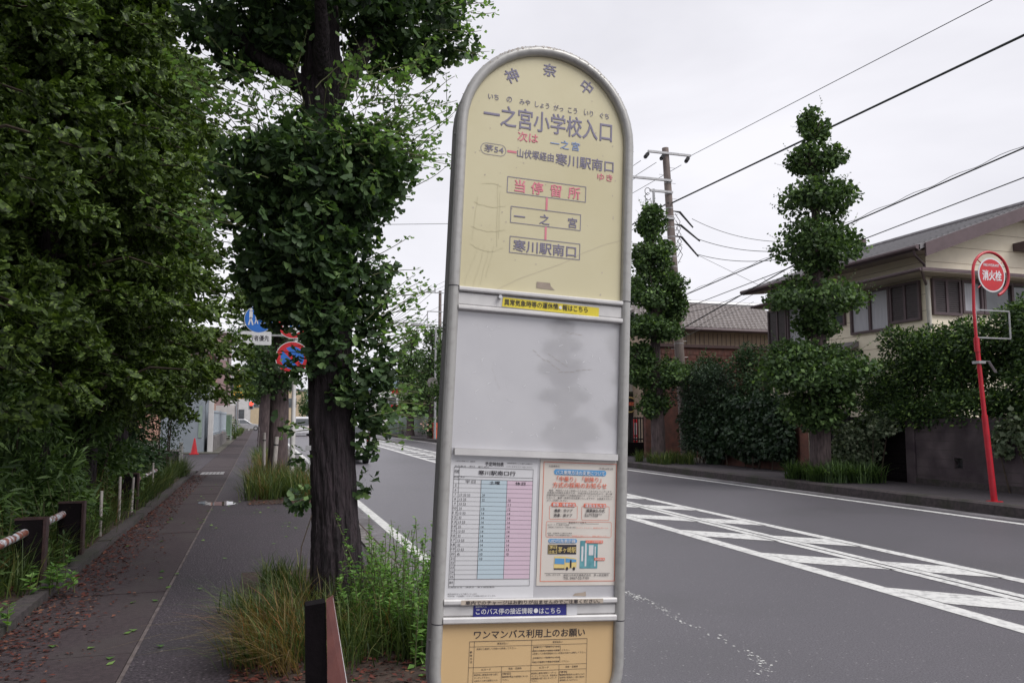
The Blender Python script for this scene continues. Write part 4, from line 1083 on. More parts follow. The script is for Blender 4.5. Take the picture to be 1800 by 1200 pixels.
rand_shoots(40, lo(640, 180, 6.9), (.3, .25, .06), lambda: (rnd.gauss(.25, .4), rnd.gauss(-.1, .3), 1), .25, .55)
rand_shoots(34, lo(770, 40, 7.0), (.12, .3, .25), lambda: (1, rnd.gauss(0, .3), rnd.uniform(-.25, .5)), .22, .45)
rand_shoots(30, lo(460, 230, 6.9), (.22, .25, .16), lambda: (-1, rnd.gauss(-.2, .3), rnd.uniform(.25, .9)), .4, .75)
rand_shoots(34, lo(570, 270, 6.45), (.45, .1, .25), lambda: (rnd.gauss(-.1, .6), -.7, rnd.uniform(-.3, .6)), .15, .35, .085, GINKGO)
rand_shoots(12, lo(500, 210, 6.8), (.3, .2, .05), lambda: (rnd.gauss(-.2, .5), -.2, 1), .2, .45)
rand_shoots(12, lo(400, 400, 6.9), (.15, .2, .15), lambda: (-1, rnd.gauss(-.3, .3), rnd.uniform(-.1, .5)), .3, .6)
rand_shoots(44, lo(660, 560, 6.9), (.1, .12, .3), lambda: (1, rnd.gauss(-.1, .3), rnd.uniform(-.1, .9)), .2, .48, .088, GINKGO)
rand_shoots(22, lo(680, 700, 6.9), (.06, .1, .12), lambda: (1, rnd.gauss(-.1, .3), rnd.uniform(-.3, .3)), .15, .34, .085, GINKGO)
rand_shoots(7, lo(545, 660, 6.9), (.04, .05, .3), lambda: (-1, rnd.gauss(-.3, .3), rnd.uniform(-.3, .5)), .12, .3, .085, GINKGO)
L.build('crown', M['gink'], gt)
LY.build('young_leaves', M['young'], gt)
tw.build('shoots', M['twig'], gt)
b = MB(); b.tube([lo(548, 905, 6.82), lo(530, 960, 6.78), lo(526, 1010, 6.75), lo(532, 1060, 6.74)], [.004, .005, .004, .003], 5); b.build('dead_shoot', M['stem'], gt)
b = MB(); c = lo(542, 787, 6.84); b.box((c.x - .022, c.y - .004, c.z - .02), (c.x + .022, c.y + .004, c.z + .02)); b.build('number_tag', M['galv'], gt)

# street ginkgos clipped into tiers
def street_ginkgo(name_label, loc, tiers, trunk_r, trunk_h, top, leafn, lsize, leaf=GINK_S, m='gink_far', group='clipped street ginkgos', lean=0.0):
    t = thing('ginkgo_tree', name_label, 'tree', loc, 0, group)
    bark_tube([(0, 0, -.1), (0, 0, .3), (lean * .3, 0, trunk_h), (lean * .6, 0, trunk_h + (top - trunk_h) * .5), (lean, 0, top * .97)], [trunk_r * 1.35, trunk_r * 1.1, trunk_r, trunk_r * .6, .02], 24, 8, .05, int(top * 10)).build('trunk', M['bark_far'], t)
    L = LV(); tot = sum(a * c * b_ for _, _, _, a, b_, c, in tiers) ; tw = MB()
    ar = sum((a * c) for _, _, _, a, b_, c in tiers)
    for (x, y, z, rx, ry, rz_) in tiers:
        n_ = int(leafn * rx * rz_ / ar)
        p, o = clump((x, y, z), (rx, ry, rz_), n_, 36, .33, .76); scatter(L, leaf, p, o, lsize, .35, .6, .7)
        ns = max(6, int(34 * rx * rz_))
        dirs = sph(ns * 2); st = []; dr = []; ln = []
        for d in dirs:
            if d[2] < -.5: continue
            st.append(Vector((x, y, z)) + Vector((d[0] * rx * .85, d[1] * ry * .85, d[2] * rz_ * .85))); dr.append((d[0], d[1], d[2] + .5)); ln.append(rnd.uniform(.2, .5))
        shoots(L, tw, st, dr, ln, leaf, lsize * .8, .07)
    L.build('crown', M[m], t); tw.build('shoots', M['twig'], t)
    b = MB()
    for (x, y, z, rx, ry, rz_) in tiers:
        for k in range(5):
            a = rnd.uniform(0, 6.28); b.tube([(lean * z / top, 0, max(trunk_h * .8, z - rz_ * .6)), (x + rx * .6 * math.cos(a), y + ry * .6 * math.sin(a), z + rz_ * rnd.uniform(-.2, .5))], [trunk_r * .3, .012], 6)
    b.build('limb', M['bark_far'], t)
    return t
def tiers_px(lst, base, Y):
    o = []
    for (px, py, rx, ry) in lst:
        c = atY(px, py, Y); s = atY(px + 10, py, Y).x - c.x; s /= 10
        sz = (atY(px, py - 10, Y).z - c.z) / 10
        o.append((c.x - base[0], 0, c.z - base[2], rx * s * .97, rx * s * .9, ry * sz))
    return o
B1 = (13.2, 16.58, .07)
r1t = street_ginkgo('tall tiered ginkgo on the far pavement in front of the cream house', B1, tiers_px([(1430, 226, 22, 34), (1434, 280, 44, 28), (1438, 350, 62, 32), (1438, 425, 70, 42), (1440, 468, 36, 18), (1436, 522, 80, 32), (1434, 568, 36, 26), (1428, 650, 90, 52), (1440, 715, 60, 40), (1398, 640, 48, 40)], B1, 16.58), .225, 2.0, 9.3, 27000, .105, lean=.2)
B2 = (13.2, 24.93, .07)
r2t = street_ginkgo('tiered ginkgo on the far pavement just right of the sign, before the utility pole', B2, tiers_px([(1146, 392, 25, 34), (1146, 450, 38, 34), (1150, 508, 50, 40), (1178, 532, 26, 36), (1146, 578, 52, 25), (1122, 624, 26, 22), (1160, 657, 56, 30), (1150, 710, 27, 25)], B2, 24.93), .215, 1.9, 8.9, 22000, .115, lean=-.1)
far_t = street_ginkgo('dense tiered ginkgo far down the opposite pavement, above a rose bush', (13.2, 63.0, .07), [(0, 0, 8.0, .75, .75, 1.0), (.1, 0, 6.5, 1.3, 1.2, .9), (-.2, 0, 5.0, 1.5, 1.4, 1.0), (.2, 0, 3.6, 1.9, 1.6, .9), (-.1, 0, 2.4, 1.4, 1.3, .7), (.9, 0, 5.2, .9, .9, .8)], .30, 1.4, 8.8, 5200, .20)
copy_tree(far_t, (13.3, 55.6, .07), 2.0, 1.03, 'tiered ginkgo just left of the sign edge on the opposite pavement')
copy_tree(far_t, (13.2, 72.5, .07), 4.0, 1.08, 'slimmer tiered ginkgo farthest down the opposite pavement')
# street trees further along the near pavement
B3 = (.47, 20.6, 0)
street_ginkgo('second street ginkgo on the near pavement, behind the round road signs', B3, [(.0, 0, 3.3, 1.0, .9, .55), (-.35, -.1, 4.2, .9, .9, .7), (.3, 0, 4.6, 1.0, .9, .8), (-.1, 0, 5.8, 1.2, 1.0, .8), (0, 0, 7.2, .9, .9, .8), (-.35, -.3, 2.75, .55, .5, .35), (.1, -.2, 2.5, .5, .4, .5)], .215, 2.1, 8.2, 7000, .10, m='gink')
nl = street_ginkgo('third street ginkgo on the near pavement, seen past the second trunk', (.25, 34.0, 0), [(0, 0, 3.2, 1.3, 1.2, .7), (-.2, 0, 4.8, 1.5, 1.3, 1.0), (0, 0, 6.5, 1.2, 1.1, 1.0), (.1, 0, 8.0, .8, .8, .9)], .20, 2.1, 8.8, 3800, .16)
copy_tree(nl, (.2, 47.5, 0), 1.9, 1.0, 'fourth street ginkgo on the near pavement, mostly hidden by the third')
copy_tree(nl, (.2, 62.0, 0), 3.9, 1.05, 'fifth and farthest street ginkgo on the near pavement')

# ------------------------------------------------------------------ the tall feathery trees on the left
def feathery(label, loc, h, cr, nb, nf, lean=(0, 0), z0=1.6, seed=1):
    t = thing('feathery_tree', label, 'tree', loc, 0, 'tall feathery trees on the left')
    bark_tube([(0, 0, -.1), (lean[0] * .3, lean[1] * .3, h * .35), (lean[0], lean[1], h)], [.20, .15, .03], 18, 10, .05, seed).build('trunk', M['bark'], t)
    L = LV(); b = MB()
    for k in range(nb):
        f_ = (k + .5) / nb; z = z0 + (h - z0) * f_ ** .9
        a = k * 2.39996 + rnd.uniform(-.4, .4)
        ln = cr * (1 - .45 * f_ ** 2) * rnd.uniform(.5, 1.1)
        c0 = Vector((lean[0] * f_, lean[1] * f_, z)); d = Vector((math.cos(a), math.sin(a), rnd.uniform(-.05, .30)))
        tip = c0 + d * ln; mid = c0.lerp(tip, .55) + Vector((0, 0, .14 * ln))
        b.tube([c0, mid, tip], [.03, .018, .006], 5)
        for j in range(4):      # fronds hang along the limb in lobes
            s = .22 + .26 * j + rnd.uniform(-.08, .08); c = c0.lerp(mid, min(1, s / .55)) if s < .55 else mid.lerp(tip, min(1.0, (s - .55) / .45))
            n_ = int(nf / nb / 4 * rnd.uniform(.5, 1.5)); rr_ = rnd.uniform(.22, .40)
            q = sph(n_) * (NR.random((n_, 1)) ** .3) * np.array([rr_, rr_, rr_ * .55]) + np.array(c)
            ax = np.array([d.x, d.y, 0]) * .8 + NR.normal(size=(n_, 3)) * .6; ax[:, 2] -= .2
            nr = NR.normal(size=(n_, 3)) * .7 + np.array([d.x, d.y, 0]) * .5; nr[:, 2] += .6
            L.add(FROND, q, ax, nr, .135 * (0.7 + .6 * NR.random(n_)))
    L.build('crown', M['conifer'], t); b.build('branches', M['stem'], t)
    return t
ft1 = feathery('tall feathery-leaved tree at the left edge, nearest the camera', (-3.9, 9.0, .03), 9.0, 2.5, 110, 36000, z0=1.3, seed=5)
ft2 = feathery('feathery-leaved tree leaning over the pavement, right of the nearest one', (-2.95, 12.6, .03), 9.5, 2.35, 120, 39000, (.1, 0), z0=1.5, seed=6)
copy_tree(ft2, (-2.45, 16.2, .03), 2.1, .92, 'third feathery-leaved tree along the verge, behind the leaning one')
copy_tree(ft1, (-6.4, 13.0, .03), 1.2, 1.2, 'broad feathery-leaved tree set back from the verge, behind the nearest one')
copy_tree(ft2, (-6.6, 19.5, .03), 4.2, 1.2, 'feathery-leaved tree at the back of the plot, farthest left')
copy_tree(ft1, (-3.1, 22.2, .03), 4.4, .98, 'feathery-leaved tree at the far end of the verge, before the driveway')
copy_tree(ft2, (-2.55, 13.9, .03), 5.1, .86, 'slender feathery-leaved tree at the pavement edge whose fronds hang before the blue sign')
copy_tree(ft1, (-4.3, 2.6, .03), 3.6, 1.0, 'unseen feathery-leaved tree level with the camera, added left of view for its shade')  # out of view, added to block sky light and darken the left pavement
copy_tree(ft2, (-4.2, -3.4, .03), .6, 1.0, 'unseen feathery-leaved tree added behind the camera to shade the left verge')  # second unseen tree, added to block light from behind on the left
copy_tree(ft1, (-9.5, 17.5, .03), 2.9, 1.2, 'feathery-leaved tree deep in the plot behind the others')

# ------------------------------------------------------------------ shrubs and weeds
def shrub(label, loc, blobs, leaf, size, m, group=None, name='shrub', cat='shrub', stems=7, droop=.2, up=.6, sm='stem'):
    t = thing(name, label, cat, loc, 0, group)
    L = LV()
    for (x, y, z, rx, ry, rz_, n_) in blobs:
        p, o = clump((x, y, z), (rx, ry, rz_), n_, 14, .42, .68); p[:, 2] = np.maximum(p[:, 2], .02); scatter(L, leaf, p, o, size, droop, up, .55)
    L.build('foliage', M[m], t)
    b = MB()
    for k in range(stems):
        x, y, z, rx, ry, rz_, n_ = blobs[k % len(blobs)]; a = rnd.uniform(0, 6.28)
        b.tube([(x * .7 + .1 * math.cos(a), y * .7 + .1 * math.sin(a), -.08), (x + .5 * rx * math.cos(a), y + .5 * ry * math.sin(a), z + rz_ * .3)], [.022, .006], 5)
    b.build('stem', M[sm], t)
    return t
shrub('dense dark undergrowth under the trees at the left edge', (-3.3, 8.6, .04), [(.2, 0, .75, .95, .9, .8, 3000), (-.6, -.9, .8, .9, .8, .85, 2200), (.4, .9, .7, .65, .7, .7, 1800), (-.7, -2.0, .6, .9, .8, .7, 1500), (-.2, .4, 1.5, .9, .9, .6, 1800)], LANCE, .15, 'weed', 'undergrowth along the verge')
shrub('leafy bank of narrow-leaved weeds behind the second guard post', (-2.75, 11.2, .04), [(.1, 0, .65, .65, .9, .7, 2400), (-.1, 1.2, .85, .7, .8, .85, 2400), (.4, .6, .4, .42, .7, .4, 1100), (-.3, .4, 1.5, .7, 1.0, .6, 1600)], LANCE, .15, 'weed', 'undergrowth along the verge')
shrub('rounded-leaf shrub in the middle of the left verge', (-2.7, 14.3, .04), [(.1, 0, .9, .7, .8, .85, 2400), (.25, .9, .6, .6, .7, .6, 1500), (.1, -.4, 1.6, .65, .8, .6, 1500)], OVAL, .11, 'weed', 'undergrowth along the verge')
shrub('taller dark shrub on the verge towards the concrete wall', (-2.75, 17.6, .04), [(0, 0, 1.1, .85, .9, 1.05, 2600), (.2, 1.4, .8, .65, .9, .75, 1700), (.2, 0, 2.2, .7, .9, .6, 1500), (.3, -1.4, .6, .5, .8, .6, 1000)], OVAL, .11, 'shrub', 'undergrowth along the verge')
shrub('small-leaved dark bush overhanging the pale concrete post', (-2.35, 22.6, .04), [(0, 0, 1.9, .75, .9, .9, 2200), (.15, 0, 2.9, .65, .7, .7, 1300), (-.1, .6, 1.0, .55, .8, .7, 900)], OVAL, .075, 'shrub', 'undergrowth along the verge')
shrub('black-green thicket filling the back of the left plot', (-6.0, 11.0, .04), [(0, 0, 1.3, 1.6, 2.2, 1.4, 3200), (.3, 4.2, 1.5, 1.6, 2.2, 1.6, 3200), (.4, 8.6, 1.5, 1.7, 2.2, 1.6, 3000), (1.0, 3, 2.9, 1.3, 3.6, 1.2, 3000), (1.4, 9, 2.9, 1.2, 3.0, 1.2, 2400)], OVAL, .19, 'shrub', 'undergrowth along the verge')
# single weeds standing in front of the guard fence
def weed(loc, h, n_, size, m='weed', leaf=LANCE, label='', group='tall weeds by the guard fence', spread=.10, stems=5):
    t = thing('weed_plant', label, 'weed', loc, 0, group); L = LV(); tw = MB()
    for k in range(stems):
        x, y = rnd.gauss(0, spread), rnd.gauss(0, spread); hh = h * rnd.uniform(.6, 1.1); d = Vector((rnd.gauss(0, .14), rnd.gauss(0, .14), 1)).normalized()
        tw.tube([(x, y, -.03), (x + d.x * hh * .5, y + d.y * hh * .5, hh * .5), (x + d.x * hh * 1.1, y + d.y * hh * 1.1, hh)], [.005, .004, .002], 4, cap=False)
        s = NR.random(n_) ** .75; a = NR.random(n_) * 6.283
        p = np.stack([x + d.x * hh * s, y + d.y * hh * s, hh * s], 1)
        ax = np.stack([np.cos(a), np.sin(a), .35 + .5 * NR.normal(size=n_) * .5], 1); nr = np.stack([-np.cos(a) * .3, -np.sin(a) * .3, np.ones(n_)], 1) + NR.normal(size=(n_, 3)) * .25
        L.add(leaf, p, ax, nr, size * (1.15 - .6 * s) * (.8 + .4 * NR.random(n_)))
    L.build('foliage', M[m], t); tw.build('stem', M['twig'], t); return t
wl = 'narrow-leaved green weed standing among the guard posts'
for (x, y, h) in ((-2.0, 8.95, .55), (-2.25, 9.3, .7), (-1.98, 9.3, .42), (-2.2, 8.0, .75), (-2.35, 8.7, .95), (-2.45, 9.9, .95), (-2.15, 10.6, .75), (-2.0, 11.3, .6), (-2.3, 7.4, .7), (-2.1, 12.8, .8), (-2.0, 13.7, .6), (-2.3, 6.6, .5), (-2.2, 15.8, .8), (-2.6, 8.2, 1.15), (-2.05, 17.0, .7)):
    weed((x, y, .04), h, 30, .15, label=wl)
# broad-leaved weed creeping over the edge kerb
weed((-1.74, 8.05, .07), .20, 16, .10, 'weed2', OVAL, 'low broad-leaved green weed creeping over the edge kerb by the nearest guard post', 'low creeping weeds', .17, 9)
weed((-1.85, 6.7, .07), .16, 12, .085, 'weed2', OVAL, 'small green weed at the lower left corner on the edge kerb', 'low creeping weeds', .13, 5)
# bright upright weeds between the tree and the sign
wb = 'bright green upright weed in the tree pit beside the bus stop sign'
for (x, y, h, st) in ((.98, 6.55, .78, 5), (1.10, 6.2, .72, 6), (.90, 6.15, .62, 6), (1.14, 5.75, .78, 5), (1.0, 5.85, .60, 6), (1.18, 6.75, .70, 5), (.80, 6.45, .55, 5), (.72, 6.0, .42, 5), (1.05, 5.15, .45, 5), (1.2, 5.55, .62, 5), (.86, 5.75, .45, 5), (1.13, 5.35, .55, 5), (1.22, 6.15, .74, 4), (.95, 5.45, .42, 5)):
    weed((x, y, .0), h, 44, .066, 'weed2', OVAL, wb, 'bright weeds in the tree pit', .075, st + 2)
weed((1.02, 4.86, .0), .10, 12, .08, 'weed2', LANCE, 'tiny green seedling at the edge of the tree pit below the bus stop sign', None, .01, 1)

# ------------------------------------------------------------------ grass and dead leaves: nobody could count them
def grass(name, label, regions, m, kind='stuff'):
    """regions: (x0,x1,y0,y1,z,count,h0,h1,lean vector,width)"""
    V = []; F = []; n0 = 0
    for (x0, x1, y0, y1, z, cnt, h0, h1, lean, w) in regions:
        cx, cy, rx, ry = (x0 + x1) / 2, (y0 + y1) / 2, (x1 - x0) / 2, (y1 - y0) / 2
        a = NR.random(cnt) * 6.283; q = NR.random(cnt) ** .6
        nt_ = max(3, cnt // 40); tc_ = np.stack([cx + rx * (NR.random(nt_) * 2 - 1) * .85, cy + ry * (NR.random(nt_) * 2 - 1) * .85], 1)
        ti = NR.integers(0, nt_, cnt); X = tc_[ti, 0] + NR.normal(size=cnt) * .07; Y = tc_[ti, 1] + NR.normal(size=cnt) * .07
        h = h0 + (h1 - h0) * NR.random(cnt)
        dx = NR.normal(size=cnt) * .38 + lean[0] + (X - tc_[ti, 0]) * 2; dy = NR.normal(size=cnt) * .38 + lean[1] + (Y - tc_[ti, 1]) * 2
        wx = -dy; wy = dx; wl_ = np.sqrt(wx ** 2 + wy ** 2) + 1e-6; wx, wy = wx / wl_ * w, wy / wl_ * w
        px_, py_, pz_ = [], [], []
        for s, ww in ((0, 1), (.35, .9), (.7, .6), (1.0, .12)):
            bx = X + dx * h * s ** 1.8; by = Y + dy * h * s ** 1.8
            bend = np.sqrt(dx ** 2 + dy ** 2); bz = z + h * (s - .33 * np.minimum(bend, 1.3) * s ** 2.4)
            for sg in (-1, 1): px_.append(bx + sg * wx * ww); py_.append(by + sg * wy * ww); pz_.append(np.maximum(bz, z + .004))
        P_ = np.stack([np.stack(px_, 1), np.stack(py_, 1), np.stack(pz_, 1)], 2)
        V.append(P_.reshape(-1, 3)); base = (n0 + np.arange(cnt) * 8)[:, None]
        for f_ in ((0, 1, 3, 2), (2, 3, 5, 4), (4, 5, 7, 6)): F.append(base + np.array(f_)[None])
        n0 += cnt * 8
    o = mesh_np(name, np.concatenate(V), np.concatenate(F), np.zeros((0, 3), int), M[m])
    return tag(o, label, 'grass', None, kind)
sheet('tree_pit', -.12, 1.26, 4.75, 8.7, .008, M['soil'], 8, 16, .004)
sheet('tree_pit', -.15, 1.25, 15.5, 22.5, .008, M['soil'], 8, 20, .004)
grass('grass', 'long green grass round the foot of the large ginkgo', [(.0, 1.2, 5.6, 8.3, 0, 900, .15, .38, (-.1, -.1), .0048), (.35, 1.2, 4.95, 6.6, 0, 1100, .22, .46, (.05, -.25), .0042), (-.25, .4, 5.2, 7.4, 0, 750, .15, .36, (-.45, -.25), .0044)], 'grass')
grass('dry_grass', 'dry straw-coloured grass leaning over the pavement at the tree pit', [(-.15, .40, 5.0, 6.4, 0, 330, .22, .48, (-.55, -.5), .0038), (.2, .9, 5.0, 7.0, 0, 220, .25, .5, (-.1, -.3), .003)], 'straw')
grass('grass', 'grass tufts round the foot of the second street ginkgo', [(-.25, 1.2, 15.8, 21.5, 0, 2300, .3, .75, (-.15, -.15), .006), (-.2, .9, 25, 33, 0, 700, .3, .8, (-.1, 0), .008)], 'grass')
grass('dry_grass', 'dry grass round the stakes and the second street ginkgo', [(-.25, 1.2, 15.6, 20.5, 0, 700, .3, .75, (-.2, -.2), .006), (0, .9, 23, 32, 0, 500, .3, .7, (0, 0), .008)], 'straw')
grass('grass', 'tangled grass along the left verge', [(-2.6, -1.9, 5.0, 9.0, .05, 1000, .2, .55, (.2, -.15), .0055), (-2.35, -1.84, 9, 14, .05, 1500, .15, .5, (.4, -.15), .005), (-2.3, -1.84, 14, 25, .05, 2200, .2, .65, (.35, -.1), .007)], 'grass')
grass('dry_grass', 'dry stalks scattered through the left verge', [(-2.5, -1.9, 5.0, 14, .05, 260, .4, .9, (.2, -.1), .0028)], 'straw')
grass('grass', 'bright grass at the foot of the tiered ginkgo right of the sign', [(12.65, 14.0, 23.4, 26.2, .07, 1000, .25, .55, (-.1, -.1), .010)], 'grass')
grass('grass', 'arching dark grass at the foot of the tall tiered ginkgo', [(12.62, 14.1, 15.2, 17.6, .07, 1500, .35, .65, (-.55, -.45), .010), (12.62, 14.1, 15.2, 17.6, .07, 900, .35, .65, (.3, .2), .010)], 'gink_far')
grass('grass', 'grass strip beside the far end of the near pavement', [(-2.1, -1.7, 62, 105, .03, 600, .3, .9, (.1, 0), .02)], 'grass')
def litter(name, label, regs, size, m='litter'):
    L = LV()
    for (x0, x1, y0, y1, z, cnt) in regs:
        p = np.stack([x0 + (x1 - x0) * NR.random(cnt) ** 1.5, y0 + (y1 - y0) * NR.random(cnt), np.full(cnt, z) + .012 * NR.random(cnt)], 1)
        a = NR.random(cnt) * 6.283; ax = np.stack([np.cos(a), np.sin(a), NR.normal(size=cnt) * .12], 1); nr = np.stack([NR.normal(size=cnt) * .3, NR.normal(size=cnt) * .3, np.ones(cnt)], 1)
        L.add(OVAL, p, ax, nr, size * (.5 + NR.random(cnt)))
    return tag(L.build(name, M[m]), label, 'dead leaves', None, 'stuff')
litter('fallen_leaves', 'brown dead leaves strewn along the left edge kerb and slabs', [(-1.68, -1.25, 5.0, 15.0, .01, 2300), (-1.68, -1.0, 5.0, 12.0, .01, 500), (-1.68, -1.3, 15.0, 24.0, .01, 1500), (-2.6, -1.85, 5.0, 12.0, .075, 1500)], .036)
litter('fallen_leaves', 'dead leaves littering the two tree pits', [(-.1, 1.25, 4.6, 5.6, .013, 900), (.2, 1.25, 5.5, 8.6, .013, 500), (-.1, 1.2, 15.3, 18.0, .013, 500)], .038)
L = LV(); cnt = 90
p = np.stack([-1.5 + 2.6 * NR.random(cnt), 4.5 + 16 * NR.random(cnt) ** 1.3, np.full(cnt, .012)], 1); a = NR.random(cnt) * 6.283
L.add(GINK_S, p, np.stack([np.cos(a), np.sin(a), 0 * a + .05], 1), np.stack([.2 * np.cos(a * 3), .2 * np.sin(a * 2), np.ones(cnt)], 1), .06)
tag(L.build('fallen_leaves', M['weed2']), 'green ginkgo leaves dropped here and there on the pavement', 'fallen leaves', None, 'stuff')

# ------------------------------------------------------------------ the cream two-storey house on the right
HXW, HYW, HY1, HX1 = 17.5, 17.29, 24.5, 25.6
ht = thing('cream_house', 'two-storey cream house with a grey slate gable roof and brown trim', 'house', (HXW, HYW, .06))
hl_ = lambda x, y, z: (x - HXW, y - HYW, z - .06)
def hb(b, lo_, hi_, mi=0): b.box(hl_(*lo_), hl_(*hi_), mi)
EZ, RX, RZ = 6.22, 21.15, 7.80      # eave height at X 16.7, ridge
slope = (RZ - EZ) / (RX - 16.7)
zroof = lambda x: EZ + slope * (x - 16.7) if x <= RX else RZ - slope * (x - RX)
b = MB()
hb(b, (HXW, HYW, .0), (HX1, HY1, 6.35))
gz = [(HXW, 6.35), (RX, zroof(RX) - .16), (HX1 - .0, 6.35)]
b.add([hl_(x, HYW, z) for x, z in gz] + [hl_(x, HY1, z) for x, z in gz], [(0, 2, 1), (3, 4, 5), (0, 1, 4, 3), (1, 2, 5, 4)])
hw = b.build('wall', M['siding'], ht)
b = MB()   # lap lines of the siding
for i in range(1, 17):
    z = .45 + i * .455
    x0 = HXW if z < 6.3 else min(RX - .1, 16.7 + (z - EZ + .2) / slope + .1)
    if z < 7.6: hb(b, (max(x0, HXW) + .02, HYW - .006, z), (2 * RX - x0 if z > 6.3 else HX1, HYW - .001, z + .012))
    if z < 6.2: hb(b, (HXW - .006, HYW + .02, z), (HXW - .001, HY1, z + .012))
b.build('siding_joint', M['tanwall'], hw)
# roof: two slopes with thickness
b = MB(); y0, y1 = 16.62, 24.75
def slab(x0, x1, th=.14):
    p = [(x0, y0, zroof(x0)), (x1, y0, zroof(x1)), (x1, y1, zroof(x1)), (x0, y1, zroof(x0))]
    q = [(x, y, z - th) for x, y, z in p]
    b.add([hl_(*v) for v in p + q], [(0, 1, 2, 3), (7, 6, 5, 4), (0, 4, 5, 1), (1, 5, 6, 2), (2, 6, 7, 3), (3, 7, 4, 0)])
slab(16.62, RX - .003); slab(RX + .003, HX1 + .8)
rf = b.build('roof', M['slate'], ht)
b = MB()
for i in range(1, 22):      # courses
    x = 16.62 + i * .205
    if x < RX - .1: b.add([hl_(x, y0, zroof(x) + .003), hl_(x + .045, y0, zroof(x + .045) + .014), hl_(x + .045, y1, zroof(x + .045) + .014), hl_(x, y1, zroof(x) + .003)], [(0, 1, 2, 3)])
for y in (y0 + .0, y0 + .6, y0 + 2.4, y0 + 5.2):
    b.add([hl_(16.62, y, zroof(16.62) + .02), hl_(RX, y, RZ + .02), hl_(RX, y + .05, RZ + .02), hl_(16.62, y + .05, zroof(16.62) + .02)], [(0, 1, 2, 3)])
b.build('slate_course', M['slate_dark'], rf)
b = MB(); b.tube([hl_(RX, y0, RZ + .03), hl_(RX, y1, RZ + .03)], .08, 8); b.build('ridge_cap', M['slate'], rf)
b = MB(); p = hl_(21.3, 24.0, 7.7); b.box((p[0] - .12, p[1] - .12, p[2] - .1), (p[0] + .12, p[1] + .12, p[2] + .55)); b.build('vent_pipe', M['plum'], rf)
# bargeboards, fascia, gutter
b = MB()
def barge(xa, xb, yy, w=.36):
    p = [(xa, yy, zroof(xa) - .02), (xb, yy, zroof(xb) - .02), (xb, yy, zroof(xb) - .02 - w), (xa, yy, zroof(xa) - .02 - w)]
    q = [(x, y + .05, z) for x, y, z in p]
    b.add([hl_(*v) for v in p + q], [(3, 2, 1, 0), (4, 5, 6, 7), (0, 1, 5, 4), (1, 2, 6, 5), (2, 3, 7, 6), (3, 0, 4, 7)])
barge(16.80, RX, y0 - .06); barge(RX + .003, HX1 + .7, y0 - .06)
hb(b, (16.60, y0, EZ - .19), (16.66, y1, EZ - .03))
b.build('bargeboard', M['plum'], ht)
b = MB(); b.tube([hl_(16.55, y0 - .02, EZ - .10), hl_(16.55, y1, EZ - .10)], .065, 8)
b.tube([hl_(16.56, y0 + .12, EZ - .15), hl_(16.62, y0 + .16, EZ - .28), hl_(17.35, 17.2, EZ - .42), hl_(17.40, 17.22, 5.60)], .035, 8); b.build('gutter_pipe', M['plum'], ht)
b = MB(); b.add([hl_(16.66, y0 + .02, EZ - .18), hl_(17.5, y0 + .02, EZ - .10), hl_(17.5, y1, EZ - .10), hl_(16.66, y1, EZ - .18)], [(0, 1, 2, 3)]); hb(b, (17.502, y0 + .05, 6.36), (17.6, HYW - .01, 6.40)); b.build('soffit', M['soffit'], ht)
# small canopy roof that wraps the corner over the upper windows
b = MB()
def can(x0, x1, ya, yb, z0, z1):
    hb(b, (x0, ya, z0), (x1, yb, z1))
can(16.68, 17.495, 16.60, 24.3, 5.50, 5.58); can(17.498, 24.5, 16.60, 17.285, 5.502, 5.582)
cn = b.build('canopy', M['plum'], ht)
b = MB(); hb(b, (16.70, 16.62, 5.475), (17.49, 24.25, 5.498)); hb(b, (17.5, 16.62, 5.476), (24.4, 17.28, 5.499)); b.build('soffit', M['soffit'], cn)
b = MB(); b.tube([hl_(16.66, 16.62, 5.53), hl_(16.66, 24.3, 5.53)], .05, 8); b.tube([hl_(16.72, 16.66, 5.50), hl_(17.0, 16.9, 5.36), hl_(17.42, 17.22, 5.22)], .035, 8); b.build('gutter_pipe', M['plum'], cn)
b = MB(); b.tube([hl_(17.40, 17.18, 5.36), hl_(17.41, 17.18, 4.9), hl_(17.46, 17.22, 4.0)], .06, 10); b.build('corner_pipe', M['plaster'], ht, True)
def window(face, a0, a1, z0, z1, kind, mull=1):
    """face 'x': on the street front (X = HXW), a = Y range; face 'y': on the gable, a = X range"""
    def bb_(b, aa, ab, za, zb, d0, d1):
        if face == 'x': hb(b, (HXW - d1, aa, za), (HXW - d0, ab, zb))
        else: hb(b, (aa, HYW - d1, za), (ab, HYW - d0, zb))
    fr_ = MB(); t_ = .07
    bb_(fr_, a0, a1, z0, z0 + t_, .002, .09); bb_(fr_, a0, a1, z1 - t_, z1, .002, .09); bb_(fr_, a0, a0 + t_, z0 + t_, z1 - t_, .002, .09); bb_(fr_, a1 - t_, a1, z0 + t_, z1 - t_, .002, .09)
    for k in range(1, mull + 1):
        m_ = a0 + (a1 - a0) * k / (mull + 1); bb_(fr_, m_ - .04, m_ + .04, z0 + t_, z1 - t_, .002, .08)
    if kind == 'shutter':
        fr2 = fr_.build('shutter_case', M['plum'], ht); s = MB(); z = z0 + t_
        while z < z1 - t_ - .03: bb_(s, a0 + t_, a1 - t_, z, z + .045, .004, .055); z += .06
        bb_(s, a0 + t_, a1 - t_, z0 + t_, z1 - t_, .003, .025)
        s.build('shutter', M['shutter'], fr2)
    else:
        fr2 = fr_.build('window', M['plum'], ht); s = MB(); bb_(s, a0 + t_, a1 - t_, z0 + t_, z1 - t_, .004, .012)
        s.build('pane', M['curtain'] if kind == 'curtain' else M['glass'], fr2)
window('x', 18.62, 20.25, 4.15, 5.42, 'curtain'); window('x', 17.50, 18.60, 4.30, 5.42, 'shutter', 1)
